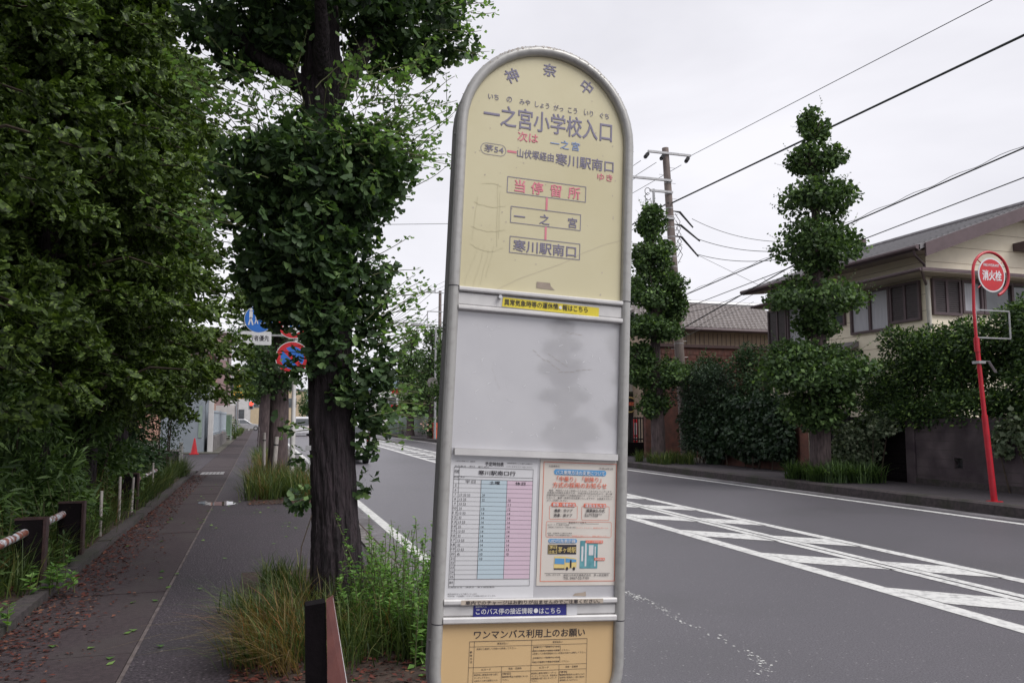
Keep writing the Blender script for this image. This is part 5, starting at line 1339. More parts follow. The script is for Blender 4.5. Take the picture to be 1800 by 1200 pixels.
window('x', 23.4, 24.45, 3.95, 5.44, 'shutter', 1); window('x', 22.3, 23.35, 3.95, 5.42, 'curtain', 0); window('x', 20.5, 21.2, 4.5, 5.4, 'glass', 0)
window('y', 17.62, 18.62, 4.42, 5.44, 'shutter', 1); window('y', 18.66, 19.40, 4.50, 5.44, 'curtain', 0); window('y', 19.43, 21.6, 4.50, 5.44, 'glass', 1)
b = MB(); hb(b, (20.7, 16.75, 6.40), (22.6, 17.28, 6.62)); b.build('upper_canopy', M['plum'], ht)
# little tiled porch roof against the street front
b = MB(); pr = [(16.3, 3.45), (17.49, 3.95), (17.49, 3.80), (16.3, 3.32)]
b.add([hl_(x, 20.0, z) for x, z in pr] + [hl_(x, 22.6, z) for x, z in pr], [(0, 1, 2, 3), (7, 6, 5, 4), (0, 4, 5, 1), (1, 5, 6, 2), (2, 6, 7, 3), (3, 7, 4, 0)])
b.build('porch_roof', M['slate'], ht)

# ------------------------------------------------------------------ tiled house and red brick wall behind the utility pole
TY = 30.0
tt = thing('tiled_house', 'low tan house under a grey glazed tile roof behind the utility pole', 'house', (19.3, TY, .06))
tl = lambda x, y, z: (x - 19.3, y - TY, z - .06)
b = MB(); b.box(tl(16.2, TY + .5, 0), tl(23.0, TY + 6, 5.45)); b.build('wall', M['tanwall'], tt)
b = MB(); ex0, ex1, ez, rz_ = 15.6, 23.4, 5.42, 6.95; dep = 3.2
p = [(ex0, TY, ez), (ex1, TY, ez), (ex1, TY + dep, rz_), (ex0, TY + dep, rz_)]; q = [(x, y, z - .1) for x, y, z in p]; r_ = [(ex0, TY + 2 * dep, ez), (ex1, TY + 2 * dep, ez)]
b.add([tl(*v) for v in p + q + r_], [(0, 1, 2, 3), (4, 7, 6, 5), (0, 4, 5, 1), (3, 2, 9, 8), (0, 3, 7, 4), (1, 5, 6, 2)])
tr_ = b.build('roof', M['door_dark'], tt)
b = MB(); nx_, ny_ = 34, 14      # interlocking tiles
sl = Vector((0, dep, rz_ - ez)); L_ = sl.length; up_ = Vector((0, -(rz_ - ez), dep)).normalized()
for j in range(ny_):
    for i in range(nx_):
        x0 = ex0 + (ex1 - ex0) * (i + (.5 if j % 2 else 0)) / nx_; w_ = (ex1 - ex0) / nx_
        if x0 + w_ > ex1: continue
        a0 = Vector((0, TY, ez)) + sl * (j / ny_); a1 = Vector((0, TY, ez)) + sl * ((j + 1.05) / ny_)
        h0, h1 = .075, .02
        for (u0, u1, hh0, hh1) in ((0, .35, .0, .05), (.35, .75, .05, .045), (.75, 1, .045, .0)):
            c = [(x0 + w_ * u0 * .94, a0 + up_ * (h0 + hh0)), (x0 + w_ * u1 * .94, a0 + up_ * (h0 + hh1)), (x0 + w_ * u1 * .94, a1 + up_ * (h1 + hh1)), (x0 + w_ * u0 * .94, a1 + up_ * (h1 + hh0))]
            b.add([tl(x, v.y, v.z) for x, v in c], [(0, 1, 2, 3)])
        b.add([tl(x0, a0.y, a0.z), tl(x0 + w_ * .94, a0.y, a0.z), tl(x0 + w_ * .94, (a0 + up_ * .12).y, (a0 + up_ * .12).z), tl(x0, (a0 + up_ * .12).y, (a0 + up_ * .12).z)], [(0, 1, 2, 3)])
b.build('roof_tiles', M['tile_roof'], tr_)
b = MB(); b.tube([tl(ex0, TY + dep, rz_ + .12), tl(ex1, TY + dep, rz_ + .12)], .14, 8); b.build('ridge_cap', M['galv'], tr_)
b = MB(); b.tube([tl(ex0, TY - .08, ez - .02), tl(ex1, TY - .08, ez - .02)], .07, 8); b.build('gutter_pipe', M['plum'], tt)
b = MB()
for i in range(30): b.box(tl(16.25 + i * .22, TY + .485, 3.0), tl(16.27 + i * .22, TY + .498, 5.3))
b.build('siding_joint', M['plum'], tt)
bt = thing('brick_wall', 'high red brick wall with a rust-stained cap below the tiled house', 'brick wall', (19.0, 28.2, .06))
b = MB(); wz = 4.42
b.box((-4.6, 0, 0), (3.6, .2, wz - .06)); b.build('wall', M['brickred'], bt)
b = MB()
z = 2.2; k = 0
while z < wz - .25:
    x = -4.6 + (.14 if k % 2 else 0)
    while x < 3.4:
        d_ = rnd.uniform(.012, .03); b.box((x + .008, -d_, z + .008), (min(3.6, x + .27), -.001, z + .16)); x += .285
    z += .17; k += 1
b.build('brick_face', M['brickred'], bt)
b = MB(); b.box((-4.65, -.07, wz - .058), (3.65, .27, wz + .06)); b.build('cap', M['brown_edge'], bt)

# ------------------------------------------------------------------ garden wall, gate, pillar
wt = thing('block_wall', 'stained concrete block garden wall with a pierced vent block, under the big hedge', 'garden wall', (14.6, 12.0, .07))
b = MB()
for (y0_, y1_, z0_, z1_) in ((-6, 1.70, 0, 1.52), (1.93, 2.98, 0, 1.5), (1.701, 1.929, 0, .42), (1.701, 1.929, .64, 1.52)): b.box((0, y0_, z0_), (.15, y1_, z1_))
b.build('wall', M['block'], wt)
b = MB()
for k in range(1, 8): b.box((-.003, -6, k * .2), (-.0005, 2.98, k * .2 + .008))
b.build('mortar_joint', M['kerb_dark'], wt)
b = MB()
for s in (-1, 1):
    b.add([(.03, 1.705, .53 + s * .105 - .02), (.03, 1.705, .53 + s * .105 + .005), (.03, 1.925, .53 - s * .105 + .005), (.03, 1.925, .53 - s * .105 - .02)], [(0, 1, 2, 3) if s > 0 else (3, 2, 1, 0)])
b.box((.10, 1.702, .421), (.14, 1.928, .639)); b.build('vent_block', M['black'], wt)
b = MB(); b.box((-.04, -6, .0), (-.001, 3.0, .14)); b.build('footing', M['kerb_dark'], wt)
pt = thing('gate_pillar', 'dark concrete gate pillar where the block wall ends', 'gate pillar', (14.62, 15.12, .07))
b = MB(); b.bbox((.08, 0, .82), (.30, .26, 1.64), ch=.01); b.build('shaft', M['block'], pt); b = MB(); b.bbox((.08, 0, 1.67), (.36, .32, .06), ch=.01); b.build('cap', M['kerb_dark'], pt)
w2 = thing('low_wall', 'dark brown slatted garden wall left of the gate pillar', 'garden wall', (14.66, 15.3, .07))
b = MB(); b.box((0, 0, 0), (.12, 2.0, 1.55)); b.build('wall', M['brown_post'], w2)
b = MB()
for k in range(8): b.box((-.02, 0, .08 + k * .18), (-.001, 2.0, .21 + k * .18))
b.build('slat', M['brown_post'], w2)
gt_ = thing('garden_gate', 'dark closed garden gate behind the tall tiered ginkgo trunk', 'gate', (14.75, 17.35, .07))
b = MB(); b.box((0, 0, 0), (.06, 1.6, 1.7)); b.build('leaf', M['door_dark'], gt_)
b = MB()
for k in range(8): b.box((-.012, .08 + k * .19, .1), (-.001, .2 + k * .19, 1.6))
b.build('panel', M['brown_post'], gt_)
p2 = thing('brick_pillar', 'red brick gate pillar left of the tall tiered ginkgo trunk', 'gate pillar', (14.62, 19.5, .07))
b = MB(); b.box((0, -.3, 0), (.3, .3, 1.75)); b.build('shaft', M['brickred'], p2)
b = MB()
for k in range(24):
    for j in range(3): b.box((-.008, -.295 + j * .2 + (.03 if k % 2 else 0), .008 + k * .072), (-.001, -.115 + j * .2, .066 + k * .072))
b.build('brick_face', M['brickred'], p2)
w3 = thing('low_brick_wall', 'low red brick wall under the ivy bank', 'garden wall', (14.66, 19.85, .07))
b = MB(); b.box((0, 0, 0), (.2, 4.4, .75)); b.build('wall', M['brickred'], w3)

# ------------------------------------------------------------------ hedges and ivy on the right
def bank(label, name, cat, loc, blobs, leaf, size, m, group=None, stems=8, droop=.25, up=.5):
    return shrub(label, loc, blobs, leaf, size, m, group, name, cat, stems, droop, up)
bank('big rounded hedge bush between the tall tiered ginkgo and the hydrant sign', 'hedge_bush', 'hedge', (15.4, 15.8, .06),
     [(0, .2, 3.15, .8, 1.15, 1.0, 7500), (.1, 1.2, 2.4, .75, .9, 1.0, 4500), (0, -.8, 2.6, .8, 1.0, 1.2, 6500), (-.1, .3, 1.85, .8, 1.2, .8, 5000), (-.6, -.3, 1.5, .6, 1.9, .55, 5500)], OVAL, .092, 'hedge', 'clipped garden hedge on the right')
bank('taller hedge bush behind the hydrant sign, running out of the right edge', 'hedge_bush', 'hedge', (15.4, 12.6, .06),
     [(0, 1.0, 3.2, .8, 1.1, 1.0, 7500), (0, -.6, 3.35, .8, 1.2, 1.05, 8000), (0, -2.2, 3.3, .9, 1.4, 1.1, 6000), (-.1, 1.6, 2.5, .8, 1.0, 1.1, 5500), (-.1, -.3, 2.2, .8, 1.6, 1.0, 7500), (-.1, -2.0, 2.2, .85, 1.4, 1.0, 5000), (-.6, .4, 1.55, .6, 2.4, .6, 6500)], OVAL, .095, 'hedge', 'clipped garden hedge on the right')
bank('variegated pale ivy hanging over the wall behind the hydrant pole', 'ivy', 'ivy', (14.5, 11.9, .07), [(0, 0, 1.15, .22, .9, .62, 1500), (0, -.9, 1.2, .22, .8, .7, 1200), (.0, .75, 1.0, .16, .28, .42, 260)], IVY, .095, 'pale_ivy', None, 4, .8, .1)
bank('pale grey-green bush leaning from the gate right of the tall ginkgo trunk', 'pale_bush', 'shrub', (14.25, 16.45, .07), [(0, 0, .95, .36, .72, .70, 2200), (.1, -.65, 1.35, .34, .5, .35, 800), (0, .55, .8, .34, .5, .6, 1000)], IVY, .085, 'pale_ivy', None, 5, .6, .3)
bank('dark ivy bank spilling over the low brick wall', 'ivy', 'ivy', (14.40, 21.0, .07), [(0, 0, 1.6, .45, 1.5, .80, 4600), (-.05, 0, .95, .45, 1.6, .75, 4800), (.05, -1.3, 1.2, .4, .6, .95, 2000), (.1, 1.2, 1.4, .45, .8, .9, 2400), (.0, 2.3, 1.2, .5, .9, 1.1, 3200)], IVY, .13, 'ivy', None, 6, .9, .15)
bank('large dark rounded bush next to the right-hand tiered ginkgo', 'bush', 'shrub', (14.45, 24.0, .07), [(0, 0, 2.2, .7, 1.7, 1.2, 4800), (-.1, .4, 1.1, .6, 1.4, .9, 3600), (.1, -1.1, 1.5, .5, .9, 1.2, 2600), (.1, -.5, 2.9, .5, .9, .5, 1200)], OVAL, .105, 'ivy', None, 8, .3, .5)
bank('round-headed garden shrub in front of the brick wall, left one', 'garden_shrub', 'shrub', (15.3, 25.4, .06), [(0, 0, 3.2, .75, 1.0, .85, 3200), (0, .2, 2.2, .7, 1.0, .9, 2200)], OVAL, .10, 'shrub', 'round garden shrubs before the brick wall')
bank('round-headed garden shrub beside the tall tiered ginkgo, right one', 'garden_shrub', 'shrub', (15.3, 22.4, .06), [(0, 0, 3.05, .75, 1.15, .9, 3600), (0, .1, 1.9, .7, 1.2, .9, 2600)], OVAL, .10, 'shrub', 'round garden shrubs before the brick wall')

# ------------------------------------------------------------------ small shop front with a slatted fence left of the bush
st_ = thing('shop_front', 'small pale shop front with a dark door and a round sign beside the ginkgo', 'shop', (17.5, 33.0, .06))
b = MB(); b.box((-2.4, 0, 0), (2.6, 4.5, 4.0)); b.build('wall', M['plaster'], st_)
b = MB()
for k in range(22): b.box((-1.05 + k * .16, -.012, .2), (-1.03 + k * .16, -.001, 3.6))
b.build('siding_joint', M['tanwall'], st_)
b = MB(); b.box((-2.9, -.35, 3.6), (3.0, 4.8, 3.78)); b.build('roof', M['plum'], st_)
b = MB(); b.box((-2.35, -.05, 0), (-1.16, -.001, 2.75)); b.build('door', M['door_dark'], st_)
sg = MB(); sg.cyl((-1.50, -.12, 2.16), .36, .04, 'y', 28); sg = sg.build('round_sign', M['gold'], st_)
b = MB(); b.cyl((-1.50, -.128, 2.16), .30, .006, 'y', 28); b.build('black_face', M['black'], sg)
b = MB(); b.box((-1.78, -.136, 2.12), (-1.22, -.129, 2.27)); b.build('red_band', M['pred'], sg)
b = MB(); b.box((-.45, -.06, 1.4), (-.05, -.013, 2.35)); b.box((.0, -.05, 1.55), (.4, -.013, 2.1)); b.build('notice_board', M['plum'], st_)
b = MB(); b.box((-1.0, -.07, 2.5), (-.9, -.0125, 2.9)); b.build('wall_lamp', M['black'], st_)
b = MB(); b.box((.02, -.055, 1.6), (.38, -.0505, 2.05)); b.build('notice_paper', M['paper'], st_)
ft = thing('slat_fence', 'low dark upright-slat fence on a base wall before the shop front', 'fence', (15.8, 30.0, .06))
b = MB(); b.box((-1.7, 0, 0), (1.6, .18, .55)); b.build('base_wall', M['brown_post'], ft)
b = MB()
for z in (.66, 1.52): b.box((-1.7, .06, z), (1.6, .10, z + .05))
b.build('rail', M['black'], ft)
b = MB()
for k in range(27): b.box((-1.68 + k * .123, .105, .56), (-1.63 + k * .123, .125, 1.60))
b.build('slats', M['black'], ft)
nb_ = thing('banner', 'narrow red banner on a stand beside the shop door', 'banner', (15.02, 30.6, .06))
b = MB(); b.tube([(0, 0, 0), (0, 0, 1.6)], .015, 8); b.build('stand', M['galv'], nb_)
b = MB(); b.box((.016, -.006, .35), (.20, .0, 1.5)); b.build('cloth', M['signred'], nb_)
b = MB(); b.box((.05, -.010, .62), (.165, -.0065, .76)); b.box((.05, -.010, .85), (.165, -.0065, 1.35)); b.build('white_print', M['paper'], nb_)

# ------------------------------------------------------------------ utility poles and their wires
def utility_pole(label, loc, lean, h, arms, tr=None):
    t = thing('utility_pole', label, 'utility pole', loc, 0, 'utility poles along the opposite side')
    top = Vector((lean, 0, h))
    ax_ = lambda z: lean * z / h
    b = MB(); b.tube([(0, 0, -.2), (lean * .5, 0, h * .5), tuple(top)], [.20, .165, .125], 20); b.build('shaft', M['pole'], t, True)
    b = MB()
    for k in range(16):
        z = 4.2 + k * (h - 5.2) / 16 + rnd.uniform(-.15, .15); r_ = .20 - .075 * z / h + .006
        b.tube([(ax_(z), 0, z), (ax_(z), 0, z + .03)], r_, 16)
    b.build('steel_band', M['galv'], t)
    b = MB()
    for k in range(26):
        z = 3.5 + k * .3; s = 1 if k % 2 else -1
        if z < h - .6: b.tube([(ax_(z), 0, z), (ax_(z) + s * .34, 0, z)], .009, 5)
    b.build('step_bolt', M['galv'], t)
    for (z, xa, xb, y_) in arms:
        b = MB(); b.box((ax_(z) + xa, -.19 + y_, z - .04), (ax_(z) + xb, -.11 + y_, z + .04)); b.build('crossarm', M['galv'], t)
    return t, ax_
PL = (15.08, 26.3, .06); PH = 11.75
up, pax = utility_pole('leaning concrete utility pole with crossarms right of the bus stop sign', PL, -.65, PH, [(11.5, -.82, .98, 0), (10.45, -1.55, .1, 0), (10.0, -.85, .1, 0), (9.0, -.7, .1, 0), (7.9, -1.7, .1, 0)])
def insulator(b, p, q):
    p, q = Vector(p), Vector(q)
    b.tube([p, q], .022, 6)
    for k in range(4):
        c = p.lerp(q, .3 + .15 * k); d_ = (q - p).normalized() * .022; b.tube([c - d_, c + d_], .075, 8)
b = MB()
for x in (-.78, -.12, .92): insulator(b, (pax(11.5) + x, -.15, 11.46), (pax(11.5) + x - .38, -.5, 11.08))
b.build('insulator', M['black'], up)
b = MB(); b.tube([(pax(9.6) - .72, -.15, 9.0), (pax(9.6) - .72, -.15, 10.06)], .05, 8); b.build('drop_bracket', M['galv'], up)
b = MB()
for k in range(5):
    z = 9.95 - .2 * k; a = [(pax(z) - .95 + .12 * math.cos(q * .7 + k), -.16, z + .14 * math.sin(q * .7 + k)) for q in range(8)]; b.tube(a, .014, 5)
for k, (z, dx, dz) in enumerate(((9.3, .75, -.6), (8.8, 1.0, -.6), (8.35, .9, -.75))):
    b.tube([(pax(z) + .1, -.1, z), (pax(z) + .35, -.14, z - .03), (pax(z) + .12 + dx, -.2, z + dz)], [.02, .045, .03], 7)
for k in range(6):
    z = 8.9 - .25 * k; b.tube([(pax(z) + .14, -.12, z + .3), (pax(z) + .34, -.14, z), (pax(z) + .15, -.12, z - .35)], .012, 5)
b.build('cable_loops', M['black'], up)
b = MB(); b.tube([(pax(7.6) - .35, -.1, 7.2), (pax(7.6) - .35, -.1, 8.15)], .24, 14); b.build('transformer', M['galv'], up, True)
POLE2 = (15.1, 69.0, .06)
up2, _ = utility_pole('distant utility pole far down the opposite side, above the tiered ginkgos', POLE2, 0, 12.9, [(12.7, -1.9, .3, 0), (11.0, -1.2, .2, 0), (9.6, -1.1, .2, 0)])
b = MB()
for x in (-1.8, -1.1, -.5): b.tube([(x, -.15, 12.74), (x, -.15, 13.1)], .06, 8)
b.box((-1.2, -.19, 9.64), (-1.12, -.11, 10.96)); b.build('insulator', M['galv'], up2)
def wire(label, pts, r_=.012, sag=.0, n_=18, group='overhead wires', name='overhead_wire', m='cable'):
    P_ = [Vector(p) for p in pts]; out_ = []
    for a, c in zip(P_, P_[1:]):
        for i in range(n_):
            s = i / n_; q = a.lerp(c, s); q.z -= sag * 4 * s * (1 - s); out_.append(q)
    out_.append(P_[-1]); b = MB(); b.tube(out_, r_, 6)
    return tag(b.build(name, M[m], None, True), label, 'overhead wire', group)
def pp(z, dx=0.0): return Vector((PL[0] + pax(z) + dx, PL[1] - .15, z + .06))
def through(a, px, py, X=14.7, y_end=-6.0):
    """a straight run from a through the spot X, where the photo shows it, on to the next pole behind the camera"""
    c = atX(px, py, X); s = (y_end - a.y) / (c.y - a.y); return [a, a + (c - a) * s]
wire('thin high wire from the top crossarm of the leaning utility pole', through(pp(11.5, .98), 1745, 0), .010)
wire('thick black cable rising from the leaning pole to the upper right', through(pp(9.6, .05), 1800, 62), .028)
w_ = through(pp(6.0, .05), 1800, 260); wire('grey bundled cable crossing the sky behind the tall tiered ginkgo, upper strand', w_, .017)
b = MB(); a, c = w_; n_ = 150
b.tube([a.lerp(c, i / n_) + Vector((.0, .03 * math.cos(i * 1.1), .05 + .022 * math.sin(i * 1.1))) for i in range(n_ + 1)], .008, 5)
tag(b.build('overhead_wire', M['galv'], None, True), 'thin spiral-wrapped strand running just above the grey bundled cable', 'overhead wire', 'overhead wires')
wire('plain wire running just below the bundled cable', through(pp(5.55, .08), 1800, 312), .012)
wire('low black cable running from the leaning pole behind the cream house roof', [pp(4.85, .1), atY(1400, 463, 22.5), atY(1800, 380, 24.0)], .020)
wire('faint lower wire above the tiled roof towards the cream house', [pp(4.6, .1), atY(1400, 473, 22.5)], .008)
wire('service wire from the leaning pole to the cream house eave, uppermost of three', [pp(9.05, .85), atY(1395, 425, 21.5)], .010, .25)
wire('service wire from the leaning pole to the cream house eave, middle of three', [pp(8.3, 1.0), atY(1395, 440, 21.5)], .012, .2)
wire('service wire from the leaning pole to the cream house eave, lowest of three', [pp(7.7, .95), atY(1395, 452, 21.5)], .012, .2)
wire('thin wire dropping steeply from the leaning pole to the house corner', [pp(7.7, .9), atY(1332, 500, 23.5)], .007)
wire('sagging thin wire from the leaning pole over the tiled roof', [pp(5.4, .1), atY(1315, 512, 24.0)], .009, .1)
wire('thin wire from the leaning pole meeting the tiled roof', [pp(4.5, .1), atY(1325, 530, 26.5)], .007)
for k, (z1, dx1, z2, dx2, r_) in enumerate(((11.1, -1.15, 12.7, -1.8, .010), (11.1, -.5, 12.7, -1.1, .010), (11.1, .55, 12.7, -.5, .010), (10.4, -1.45, 11.0, -1.1, .010), (9.6, -.1, 9.6, -.2, .026), (9.0, -.7, 9.6, -1.0, .012))):
    wire(['left outer line between the two utility poles', 'middle line between the two utility poles', 'right outer line between the two utility poles', 'second-arm line between the two utility poles', 'thick cable between the two utility poles', 'lower line between the two utility poles'][k], [pp(z1, dx1), Vector((POLE2[0] + dx2, POLE2[1] - .15, z2))], r_, .35)
for k, (z, dx, px, py, r_) in enumerate(((13.0, -1.8, 664, 580, .016), (13.0, -1.1, 672, 574, .016), (13.0, -.5, 680, 570, .016), (10.8, -1.2, 690, 612, .024), (10.3, -1.2, 676, 618, .020))):
    wire(['farthest left line leaving the distant pole', 'second line leaving the distant pole', 'third line leaving the distant pole', 'thick cable leaving the distant pole', 'lower cable leaving the distant pole'][k], [Vector((POLE2[0] + dx, POLE2[1] - .15, z)), atX(px, py, 14.4 + dx)], r_, .3)
wire('single wire crossing from the large ginkgo to the sign, over the road', [atY(560, 396, 60), atY(900, 392, 60)], .020)
wire('lower wire crossing the sky left of the distant pole', [atY(560, 575, 85), atY(900, 560, 85)], .018)
wire('lowest wire crossing the sky left of the distant pole', [atY(560, 592, 85), atY(900, 600, 85)], .018)

# the same row of clipped ginkgos carries on behind the camera (it shows, faintly, in the sign's glossy plate)
for k, y in enumerate((-18.5, -27.0, -35.5)):
    copy_tree(r1t if k != 1 else r2t, (13.2, y, .07), 1.3 + k, 1.0, ['tiered ginkgo of the opposite row, nearest one behind the camera', 'tiered ginkgo of the opposite row, second behind the camera', 'tiered ginkgo of the opposite row, third behind the camera'][k])

# ------------------------------------------------------------------ cars
def car(label, loc, rz, paint, L_=4.1, W_=1.68, H_=1.62, lamp='taillight', kind='hatch', group=None):
    t = thing('car', label, 'car', loc, rz, group)
    hw = W_ / 2; zb = .22
    if kind == 'van': low = [(0, zb), (0, .62), (.03, .95), (L_ - .95, .98), (L_ - .12, .80), (L_, .55), (L_, zb)]; cab = [(.03, .95), (.10, H_ - .12), (.35, H_), (L_ - 1.75, H_), (L_ - .95, .98)]
    else: low = [(0, zb), (0, .60), (.05, .92), (L_ - 1.25, .95), (L_ - .25, .80), (L_, .58), (L_, zb)]; cab = [(.05, .92), (.42, H_ - .10), (.8, H_), (L_ - 2.3, H_ - .02), (L_ - 1.25, .95)]
    def loft(prof, w0, w1, ztop, zlow):
        b = MB(); n_ = len(prof)
        wz = lambda z: w0 + (w1 - w0) * max(0, min(1, (z - zlow) / (ztop - zlow)))
        b.add([(x, -wz(z), z) for x, z in prof] + [(x, wz(z), z) for x, z in prof], [tuple(range(n_)), tuple(range(2 * n_ - 1, n_ - 1, -1))] + [(i, n_ + i, n_ + (i + 1) % n_, (i + 1) % n_) for i in range(n_)])
        return b
    body = loft(low, hw, hw - .03, .98, zb).build('body', M[paint], t)
    cb = loft(cab, hw - .03, hw - .22, H_, .92).build('cabin', M[paint], t)
    for o in (body, cb):
        bv = o.modifiers.new('bevel', 'BEVEL'); bv.width = .05; bv.segments = 3
    # glass, a little proud of the cabin
    cx = sum(p[0] for p in cab) / len(cab); b = MB()
    for s in (-1, 1):
        pr = [(cab[0][0] + .22, 1.0), (cab[1][0] + .22, H_ - .16), (cab[3][0] - .02, H_ - .14), (cab[4][0] - .18, 1.0)]
        w_ = lambda z: hw - .03 - .19 * (z - .92) / (H_ - .92) + .006
        xm = (pr[1][0] + pr[2][0]) / 2
        for q in ([pr[0], pr[1], (xm - .04, H_ - .15), (xm - .02, 1.0)], [(xm + .04, 1.0), (xm + .03, H_ - .15), pr[2], pr[3]]):
            b.poly([(x, s * w_(z), z) for x, z in (q if s < 0 else q[::-1])])
    b.build('side_window', M['glass'], t)
    b = MB(); f = lambda z: cab[0][0] + (cab[1][0] - cab[0][0]) * (z - cab[0][1]) / (cab[1][1] - cab[0][1]) - .012
    b.poly([(f(1.05), hw - .16, 1.05), (f(1.05), -hw + .16, 1.05), (f(H_ - .2), -hw + .26, H_ - .2), (f(H_ - .2), hw - .26, H_ - .2)]); b.build('rear_window', M['glass'], t)
    b = MB(); g = lambda z: cab[3][0] + (cab[4][0] - cab[3][0]) * (cab[3][1] - z) / (cab[3][1] - cab[4][1]) + .012
    b.poly([(g(1.02), -hw + .14, 1.02), (g(1.02), hw - .14, 1.02), (g(H_ - .1), hw - .26, H_ - .1), (g(H_ - .1), -hw + .26, H_ - .1)]); b.build('windscreen', M['glass'], t)
    for x in (.72, L_ - .78):
        for s in (-1, 1):
            b = MB(); b.cyl((x, s * (hw - .19) - (.0 if s > 0 else .20), .31), .31, .20, 'y', 24); w_ = b.build('wheel', M['tyre'], t)
            b = MB(); b.cyl((x, s * (hw + .012) - (.012 if s > 0 else 0), .31), .19, .012, 'y', 18); b.build('rim', M['galv'], w_)
    for s in (-1, 1):
        b = MB(); b.bbox((.012, s * (hw - .09), .86), (.06, .11, .34), ch=.02); b.build('tail_lamp', M[lamp], t)
        b = MB(); b.bbox((L_ - .12, s * (hw - .2), .68), (.16, .3, .14), ch=.02); b.build('headlight', M['signwhite'], t)
        b = MB(); b.bbox((g(1.02) - .25, s * (hw + .07), 1.05), (.14, .14, .11), ch=.02); b.build('mirror', M[paint], t)
    b = MB(); b.bbox((-.035, 0, .42), (.09, W_ - .1, .24), ch=.02); b.bbox((L_ + .02, 0, .38), (.09, W_ - .1, .22), ch=.02); b.build('bumper', M[paint], t)
    b = MB(); b.box((-.088, -.17, .56), (-.081, .17, .73)); b.build('number_plate', M['signwhite'], t)
    return t
car('pale silver car driving away in the near lane, half hidden by the large ginkgo', (3.22, 30.5, ZR), R(90), 'white_car', 4.1, 1.66, 1.60, 'taillight', 'van')
car('white van far ahead waiting at the signal with its brake lamps lit', (4.2, 84.0, ZR), R(90), 'white_car', 4.4, 1.70, 1.95, 'brakelamp', 'van')
car('silver hatchback crossing at the far end of the near pavement', (-3.9, 118.0, .02), R(0), 'silver', 4.3, 1.7, 1.62)

# ------------------------------------------------------------------ far end of the near pavement
cw = thing('concrete_wall', 'low concrete wall end with a pale post at the end of the verge', 'garden wall', (-2.3, 24.6, .0))
b = MB(); b.box((-.7, 0, -.1), (.16, 1.5, .66)); b.build('wall', M['kerb'], cw)
b = MB(); b.bbox((.22, -.06, .40), (.10, .10, 1.0), ch=.01); b.build('post', M['white_metal'], cw)
def traffic_cone(loc, label, h=.72):
    t = thing('traffic_cone', label, 'traffic cone', loc, 0, 'red traffic cones')
    b = MB(); b.tube([(0, 0, .03), (0, 0, h)], [.15, .028], 20); b.build('cone', M['cone'], t, True)
    b = MB(); b.bbox((0, 0, .017), (.40, .40, .034), ch=.03); b.build('base', M['cone'], t)
traffic_cone((-2.72, 38.6, .0), 'nearer red traffic cone, in the driveway mouth before the grey wall')
traffic_cone((-2.38, 59.5, .035), 'farther red traffic cone, past the pale blue slatted fence')
gw = thing('garage', 'blue-grey garage wall at the far side of the driveway', 'garage', (-2.75, 40.4, .0))
b = MB(); b.box((-1.6, 0, -.1), (.30, 3.5, 3.3)); b.build('wall', M['greyblue'], gw)
b = MB(); b.box((.05, -.03, .7), (.20, -.001, 2.2)); b.build('downpipe', M['fence_green'], gw)
b = MB(); b.box((-1.8, -.2, 3.3), (.5, 3.8, 3.42)); b.build('roof', M['kerb'], gw)
fb = thing('slatted_fence', 'pale blue upright-slat fence on a concrete base beside the far pavement', 'fence', (-2.12, 41.0, .03))
b = MB(); b.box((-.15, 0, -.1), (.05, 17.0, .70)); b.build('base_wall', M['kerb'], fb)
b = MB()
for k in range(3): b.box((-.06, k * 8.4, .71), (.0, k * 8.4 + .10, 2.02))
b.build('post', M['fence_blue'], fb)
b = MB()
for k in range(96): b.box((-.045, .12 + k * .175, .76), (-.02, .24 + k * .175, 1.98))
b.build('slats', M['fence_blue'], fb)
b = MB()
for z in (.85, 1.88): b.box((-.018, .02, z), (.005, 17.0, z + .06))
b.build('rail', M['fence_blue'], fb)
wp = thing('white_post', 'white gate post at the near end of the pale blue slatted fence', 'gate post', (-2.18, 40.7, .03))
b = MB(); b.bbox((0, 0, 1.5), (.24, .24, 3.1), ch=.02); b.build('shaft', M['whitewall'], wp); b = MB(); b.bbox((0, 0, 3.08), (.30, .30, .06), ch=.02); b.build('cap', M['whitewall'], wp)
ng = thing('netted_frame', 'pale green netted frame standing beside the farther cone', 'frame', (-2.75, 63.0, .03))
b = MB()
for x in (-.8, .8):
    b.box((x - .05, -.05, 0), (x + .05, .05, 1.9))
for z in (.35, 1.83): b.box((-.75, -.04, z), (.75, .04, z + .07))
b.build('frame', M['fence_green'], ng)
b = MB(); b.box((-.74, -.012, .43), (.74, .0, 1.82)); b.build('net', M['net'], ng)
wh = thing('white_hoarding', 'white hoarding panel with grey posts behind the netted frame', 'hoarding', (-3.4, 72.0, .03))
b = MB(); b.box((-2.2, 0, 0), (1.6, .06, 2.7)); b.build('panel', M['whitewall'], wh); b = MB()
for x in (-2.1, -.3, 1.5): b.box((x, -.08, 0), (x + .1, -.001, 2.9))
b.build('post', M['greyblue'], wh)
bush = shrub('green garden bush beside the netted frame, far along the pavement', (-2.5, 68.0, .03), [(0, 0, .9, .9, 1.4, .9, 900), (.2, 1.4, .6, .7, 1.2, .6, 500)], OVAL, .16, 'hedge')
shrub('narrow dark bush by the far wall before the crossing car', (-2.6, 80.0, .03), [(0, 0, 1.2, .7, .9, 1.2, 800)], OVAL, .18, 'shrub')
